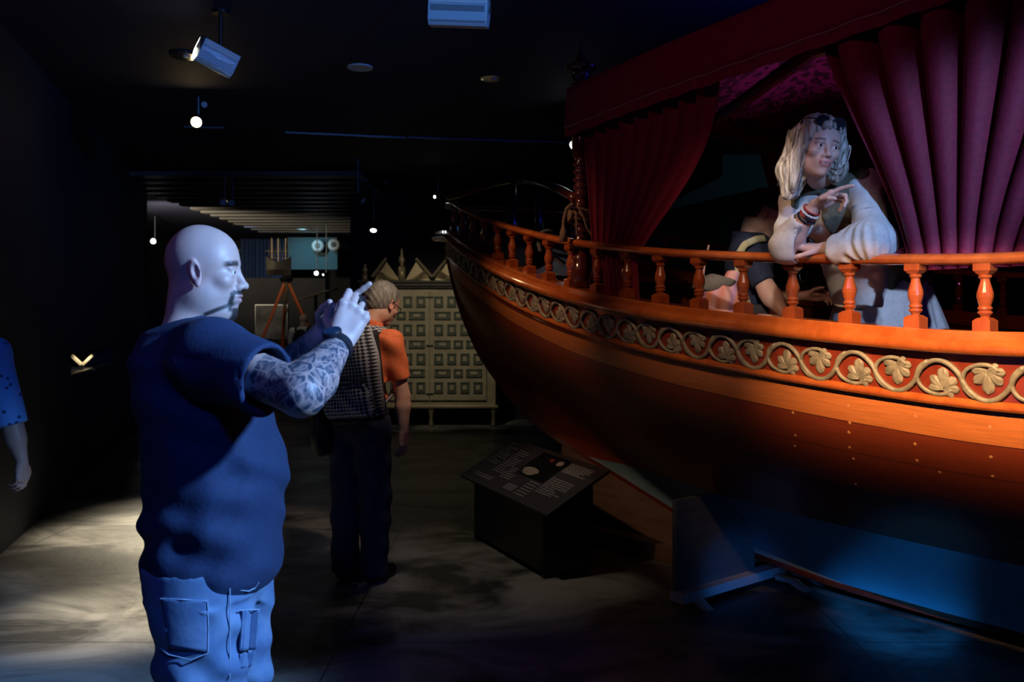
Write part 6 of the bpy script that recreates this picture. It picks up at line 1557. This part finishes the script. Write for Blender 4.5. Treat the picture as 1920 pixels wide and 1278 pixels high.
wrinkle(Fs2, [(35, 0, 30, 0, .004)], (.8, 4, 1.3), (1.7, 5.3, 1.95)); Fs2.clip(nrmz(Hs.w((-.03, 0, -.07)) - sCh), Hs.w((-.05, 0, -.125))); Fs2.clip((0, 0, -1), (0, 0, 1.40))
Fs2.mesh('t_shirt', M_nt, sp, relax=2)
Fs3 = Field(np.arange(.95, 1.85, .011), np.arange(SD - .35, SD + .42, .011), np.arange(.87, 1.56, .011)); Fs3.ell(sHip, (.14, .17, .11), None, .04)
for sd in (-1, 1): a_ = sHip + sl_ * .09 * sd; b2_ = sHip + sl_ * .1 * sd + sf * .38; Fs3.cone(a_, b2_, .095, .075, .03); Fs3.cone(b2_, b2_ + V3(-.02, 0, -.42), .072, .055, .03)
Fs3.mesh('trousers', M_tr, sp)
for sd in (-1, 1): mb = MB(); c_ = sHip + sl_ * .1 * sd + sf * .44; mb.sphere((c_[0], c_[1], .905), (.12, .05, .045), 14, 8); obj('shoe', mb, M_black, sp, smooth=True)
# cap and dark hair
M_cap = cloth('black_cap', (.008, .010, .014), (.014, .016, .022), .7, 60)
c0 = Hs.c; Fc = Field(np.arange(c0[0] - .22, c0[0] + .24, .006), np.arange(c0[1] - .15, c0[1] + .15, .006), np.arange(c0[2] - .1, c0[2] + .2, .006))
Hs.e(Fc, (-.012, 0, .055), (.112, .088, .088), .01); Fc.clip(Hs.B @ nrmz((-.0, 0, -1)), Hs.w((0, 0, .032))); Hs.e(Fc, (.118, 0, .036), (.062, .068, .007), .012, rot=np.array(Matrix.Rotation(R(12), 3, 'Y'))); Fc.mesh('cap', M_cap, sp)
Fc = Field(np.arange(c0[0] - .22, c0[0] + .2, .006), np.arange(c0[1] - .15, c0[1] + .15, .006), np.arange(c0[2] - .15, c0[2] + .2, .006))
Hs.e(Fc, (-.035, 0, .01), (.088, .080, .075), .02); Hs.e(Fc, (-.115, 0, -.01), (.03, .03, .035), .02); Fc.clip(Hs.B @ nrmz((1, 0, -.2)), Hs.w((-.022, 0, 0))); Fc.mesh('hair', mat('dark_hair', (.012, .010, .010), .6, bump=.5, bscale=90), sp)
glasses(Hs, sp, mat('pale_spectacle_frame', (.5, .52, .55), .3), rr=.0022)
# cross body strap with its pouch, a striped cloth bag beside
M_strap = cloth('pale_yellow_webbing', (.50, .50, .28), (.58, .57, .34), .85, 100)
bag = thing('crossbody_bag', 'small dark pouch on a pale yellow strap across the navy T-shirt', 'bag', sCh)
rows = []; pth = smpath([P(1436, 446, SD - .10), P(1418, 448, SD - .20), P(1396, 458, SD - .235), P(1384, 478, SD - .22), P(1384, 510, SD - .19), P(1394, 545, SD - .18), P(1404, 575, SD - .14)], 40, 5)
for i, p in enumerate(pth):
    t_ = (pth[min(i + 1, 39)] - pth[max(i - 1, 0)]).normalized(); sd = t_.cross(Vector((0, -1, .15))).normalized(); rows.append([p - sd * .017, p + sd * .017])
mb = MB(); mb.grid(rows); obj('strap', mb, M_strap, bag, smooth=True, solid=.004)
mb = MB(); mb.box(P(1408, 592, SD - .14), (.18, .05, .12)); obj('pouch', mb, M_bpb, bag, bevel=.015)
# seat
bx = thing('bench', 'dark wooden bench inside the boat under the seated person', 'bench', (1.2, SD + .12, DECK))
mb = MB(); mb.box((1.16, SD + .12, 1.30), (.42, .40, .035)); obj('seat', mb, M_keel, bx, bevel=.005)
for dx in (-.17, .17): mb = MB(); mb.box((1.16 + dx, SD + .12, (1.285 + DECK + .01) / 2), (.035, .36, 1.285 - DECK - .01)); obj('leg', mb, M_keel, bx, bevel=.003)
# bright cloth bag
def stripe_mat():
    m, N, L, b = nmat('striped_cloth'); tc = N.new('ShaderNodeTexCoord'); mp = N.new('ShaderNodeMapping'); mp.inputs['Rotation'].default_value = (0, R(-18), 0); L.new(tc.outputs['Object'], mp.inputs[0]); sp_ = N.new('ShaderNodeSeparateXYZ'); L.new(mp.outputs[0], sp_.inputs[0])
    ml = N.new('ShaderNodeMath'); ml.operation = 'MULTIPLY'; ml.inputs[1].default_value = 7; L.new(sp_.outputs[0], ml.inputs[0]); fr_ = N.new('ShaderNodeMath'); fr_.operation = 'FRACT'; L.new(ml.outputs[0], fr_.inputs[0])
    rp = N.new('ShaderNodeValToRGB'); rp.color_ramp.interpolation = 'EASE'; cr = rp.color_ramp; cols = [(0, (.75, .30, .22)), (.25, (.80, .45, .42)), (.45, (.62, .36, .62)), (.62, (.85, .30, .14)), (.8, (.75, .42, .50)), (1, (.75, .30, .22))]
    cr.elements[0].position = 0; cr.elements[0].color = (*cols[0][1], 1); cr.elements[1].position = 1; cr.elements[1].color = (*cols[-1][1], 1)
    for p_, c_ in cols[1:-1]: e_ = cr.elements.new(p_); e_.color = (*c_, 1)
    L.new(fr_.outputs[0], rp.inputs[0]); L.new(rp.outputs[0], b.inputs['Base Color']); b.inputs['Roughness'].default_value = .85; return m
bgc = np.array(P(1345, 560, SD - .18)); tb = thing('tote_bag', 'pink and orange striped cloth bag with a grey band beside the seated person', 'bag', bgc)
Fg = Field(np.arange(.85, 1.25, .006), np.arange(SD - .35, SD + .05, .006), np.arange(1.42, 1.76, .006))
Fg.ell(np.array(P(1347, 566, SD - .17)), (.105, .07, .10), None, .02); Fg.cone(np.array(P(1356, 548, SD - .17)), np.array(P(1372, 515, SD - .17)), .06, .03, .03); Fg.cone(np.array(P(1328, 580, SD - .17)), np.array(P(1332, 545, SD - .17)), .05, .045, .03)
wrinkle(Fg, [(60, 20, 12, 0, .006), (110, 0, 20, 1, .003)], (.8, 4, 1.3), (1.3, 5, 1.8)); Fg.mesh('bag_body', stripe_mat(), tb)
rows = []; M_gb = cloth('grey_felt_band', (.16, .15, .13), (.2, .19, .16), .9, 60)
Fg = Field(np.arange(.85, 1.25, .006), np.arange(SD - .35, SD + .05, .006), np.arange(1.5, 1.8, .006)); Fg.cone(np.array(P(1316, 538, SD - .19)), np.array(P(1362, 522, SD - .19)), .048, .05, .02); Fg.clip(nrmz((.30, 0, 1)), np.array(P(1340, 514, SD - .19))); Fg.clip(nrmz((-.15, 0, -1)), np.array(P(1340, 548, SD - .19))); Fg.mesh('band', M_gb, tb)
mb = MB(); mb.tube(smpath([P(1318, 520, SD - .16), P(1322, 490, SD - .16), P(1329, 459, SD - .16)], 12, 4), .006, 6); obj('strap', mb, cloth('pink_cord', (.6, .35, .3)), tb, smooth=True)
# stool carrying the bag, plus the pale counter edge beyond
bs = thing('stool', 'low dark stool inside the boat under the striped bag', 'stool', (bgc[0], bgc[1], DECK))
zt0 = 1.455
mb = MB(); mb.box((bgc[0], bgc[1], zt0 - .02), (.26, .22, .03)); obj('seat', mb, M_keel, bs, bevel=.004)
for dx in (-.1, .1):
    for dy in (-.08, .08): mb = MB(); mb.box((bgc[0] + dx, bgc[1] + dy, (zt0 - .035 + DECK + .01) / 2), (.025, .025, zt0 - .035 - DECK - .01)); obj('leg', mb, M_keel, bs)

# ================================================================== the figure leaving at the far left
LD = 4.39
lp = thing('person', 'person in a blue patterned short sleeved shirt at the left edge, arm hanging', 'person', (-2.78, LD + .1, 0))
lf_ = nrmz((-.3, .95, 0)); ll = V3(-lf_[1], lf_[0], 0); lh = V3(-2.78, LD + .1, .93); lc = V3(-2.78, LD + .1, 1.26)
lsR = lc - ll * .18 + V3(0, 0, .10); lsL = lc + ll * .18 + V3(0, 0, .10); leR = np.array(P(26, 806, LD)); lwR = np.array(P(42, 866, LD)); leL = lsL + V3(-.05, 0, -.29); lwL = leL + V3(0, .1, -.22)
lsR = np.array(P(-12, 662, LD))
Hl = Head((-2.78, LD + .12, 1.60), lf_)
Fl = Field(np.arange(-3.15, -2.2, .008), np.arange(LD - .3, LD + .5, .008), axis([(.02, .55, .016), (.55, 1.76, .0075)]))
torso(Fl, lh, lc, lf_, -.01); Hl.build(Fl); Fl.cone(Hl.w((-.03, 0, -.07)), lc + V3(0, 0, .14), .05, .065, .03); arm(Fl, lsR, leR, lwR, (.052, .045, .040, .026)); arm(Fl, lsL, leL, lwL)
hand(Fl, lwR, (-.05, .1, -1), (-.9, .3, -.1), (.2, .9, 0), .95, curls=[(20, 30, 20), (25, 32, 20), (30, 35, 20), (32, 35, 20)]); hand(Fl, lwL, (0, .1, -1), (.9, .3, 0), (.2, .9, 0), .95)
for sd in (-1, 1): leg(Fl, lh + ll * .09 * sd + V3(0, 0, -.05), lh + ll * .1 * sd + V3(0, 0, -.46), V3(lh[0], lh[1], .08) + ll * .1 * sd)
Fl.mesh('body', M_skin, lp, uni((.40, .26, .22)))
def dots_mat():
    m, N, L, b = nmat('blue_patterned_cotton'); tc = N.new('ShaderNodeTexCoord'); v = N.new('ShaderNodeTexVoronoi'); v.inputs['Scale'].default_value = 28; L.new(tc.outputs['Object'], v.inputs['Vector'])
    rp = N.new('ShaderNodeValToRGB'); e = rp.color_ramp.elements; e[0].position = .22; e[0].color = (.02, .06, .22, 1); e[1].position = .3; e[1].color = (.12, .34, .80, 1); L.new(v.outputs['Distance'], rp.inputs[0]); L.new(rp.outputs[0], b.inputs['Base Color']); b.inputs['Roughness'].default_value = .85; return m
Fl2 = Field(np.arange(-3.15, -2.2, .009), np.arange(LD - .3, LD + .45, .009), np.arange(.82, 1.56, .009)); torso(Fl2, lh, lc, lf_, .016); Fl2.cone(lsR, lsL, .07, .07, .05); Fl2.cone(lsR, lsR + (leR - lsR) * .92, .075, .070, .04); Fl2.cone(lsL, lsL + (leL - lsL) * .7, .074, .066, .04)
cut_ball(Fl2, lsR + (leR - lsR) * .93, leR - lsR + V3(0, 0, 0), .12); Fl2.clip((0, 0, -1), (0, 0, .84)); Fl2.clip((0, 0, 1), (0, 0, 1.50)); Fl2.mesh('shirt', dots_mat(), lp, relax=2)
Fl3 = Field(np.arange(-3.15, -2.4, .011), np.arange(LD - .2, LD + .4, .011), np.arange(.03, 1.0, .012)); Fl3.ell(lh, (.14, .18, .12), np.stack([lf_, ll, V3(0, 0, 1)], 1), .04)
for sd in (-1, 1): leg(Fl3, lh + ll * .09 * sd + V3(0, 0, -.05), lh + ll * .1 * sd + V3(0, 0, -.46), V3(lh[0], lh[1], .06) + ll * .1 * sd, .02, (.09, .066, .06, .055))
Fl3.mesh('trousers', cloth('blue_trousers', (.03, .08, .16)), lp)
hl = Hl.c; Fc = hair_field(Hl, np.arange(hl[0] - .16, hl[0] + .16, .007), np.arange(hl[1] - .17, hl[1] + .17, .007), np.arange(hl[2] - .15, hl[2] + .17, .007)); Fc.clip(Hl.B @ nrmz((1, 0, -.75)), Hl.w((.045, 0, .05))); Fc.mesh('hair', mat('brown_hair', (.05, .035, .025), .7, bump=.5), lp)
for sd in (-1, 1): shoe(V3(lh[0], lh[1], .08) + ll * .10 * sd, lf_, M_black, lp)

# ================================================================== far visitor with a small rucksack
FD = 16.0; fx = P(568, 0, FD).x
fp = thing('person', 'distant visitor in a white shirt with a dark rucksack beyond the orange tripod', 'person', (fx, FD, 0))
ff = V3(0, 1, 0); fl_ = V3(-1, 0, 0); fh = V3(fx, FD, .93); fc = V3(fx, FD, 1.18)
Ff = Field(np.arange(fx - .45, fx + .45, .014), np.arange(FD - .3, FD + .35, .014), np.arange(.02, 1.66, .014))
torso(Ff, fh, fc, ff, -.01); Hf = Head((fx, FD + .06, 1.46), (0, .9, -.3)); Hf.build(Ff); Ff.cone(Hf.w((-.03, 0, -.07)), fc + V3(0, 0, .12), .05, .06, .03)
for sd in (-1, 1):
    s_ = fc + fl_ * .18 * sd + V3(0, 0, .1); arm(Ff, s_, s_ + V3(-.04 * sd, .02, -.28), s_ + V3(-.03 * sd, .12, -.5)); hand(Ff, s_ + V3(-.03 * sd, .12, -.5), (0, .2, -1), (sd, 0, 0), (0, 1, 0)); leg(Ff, fh + fl_ * .09 * sd, fh + fl_ * .1 * sd + V3(0, 0, -.45), V3(fx, FD, .08) + fl_ * .1 * sd)
Ff.mesh('body', M_skin, fp, uni((.5, .33, .27)))
Ff = Field(np.arange(fx - .45, fx + .45, .014), np.arange(FD - .3, FD + .35, .014), np.arange(.85, 1.45, .014)); torso(Ff, fh, fc, ff, .016)
for sd in (-1, 1): s_ = fc + fl_ * .18 * sd + V3(0, 0, .1); Ff.cone(s_, s_ + V3(-.03 * sd, .02, -.2), .072, .066, .04)
Ff.clip((0, 0, -1), (0, 0, .9)); Ff.mesh('shirt', cloth('white_shirt', (.6, .62, .65)), fp)
Ff = Field(np.arange(fx - .3, fx + .3, .014), np.arange(FD - .2, FD + .25, .014), np.arange(.03, 1.0, .014)); Ff.ell(fh, (.18, .13, .12), None, .03)
for sd in (-1, 1): leg(Ff, fh + fl_ * .09 * sd, fh + fl_ * .1 * sd + V3(0, 0, -.45), V3(fx, FD, .06) + fl_ * .1 * sd, .02)
Ff.mesh('trousers', M_tr, fp)
rk = thing('rucksack', 'small dark rucksack on the back of the distant visitor', 'backpack', (fx, FD - .2, 1.1))
mb = MB(); mb.sphere((fx, FD - .19, 1.13), (.14, .08, .2), 16, 10); obj('pack', mb, M_bpb, rk, smooth=True); mb = MB(); mb.tube([(fx - .1, FD - .14, 1.3), (fx - .11, FD - .05, 1.37), (fx - .11, FD + .06, 1.36)], .018, 6); mb.tube([(fx + .1, FD - .14, 1.3), (fx + .11, FD - .05, 1.37), (fx + .11, FD + .06, 1.36)], .018, 6); obj('straps', mb, M_bpb, rk)
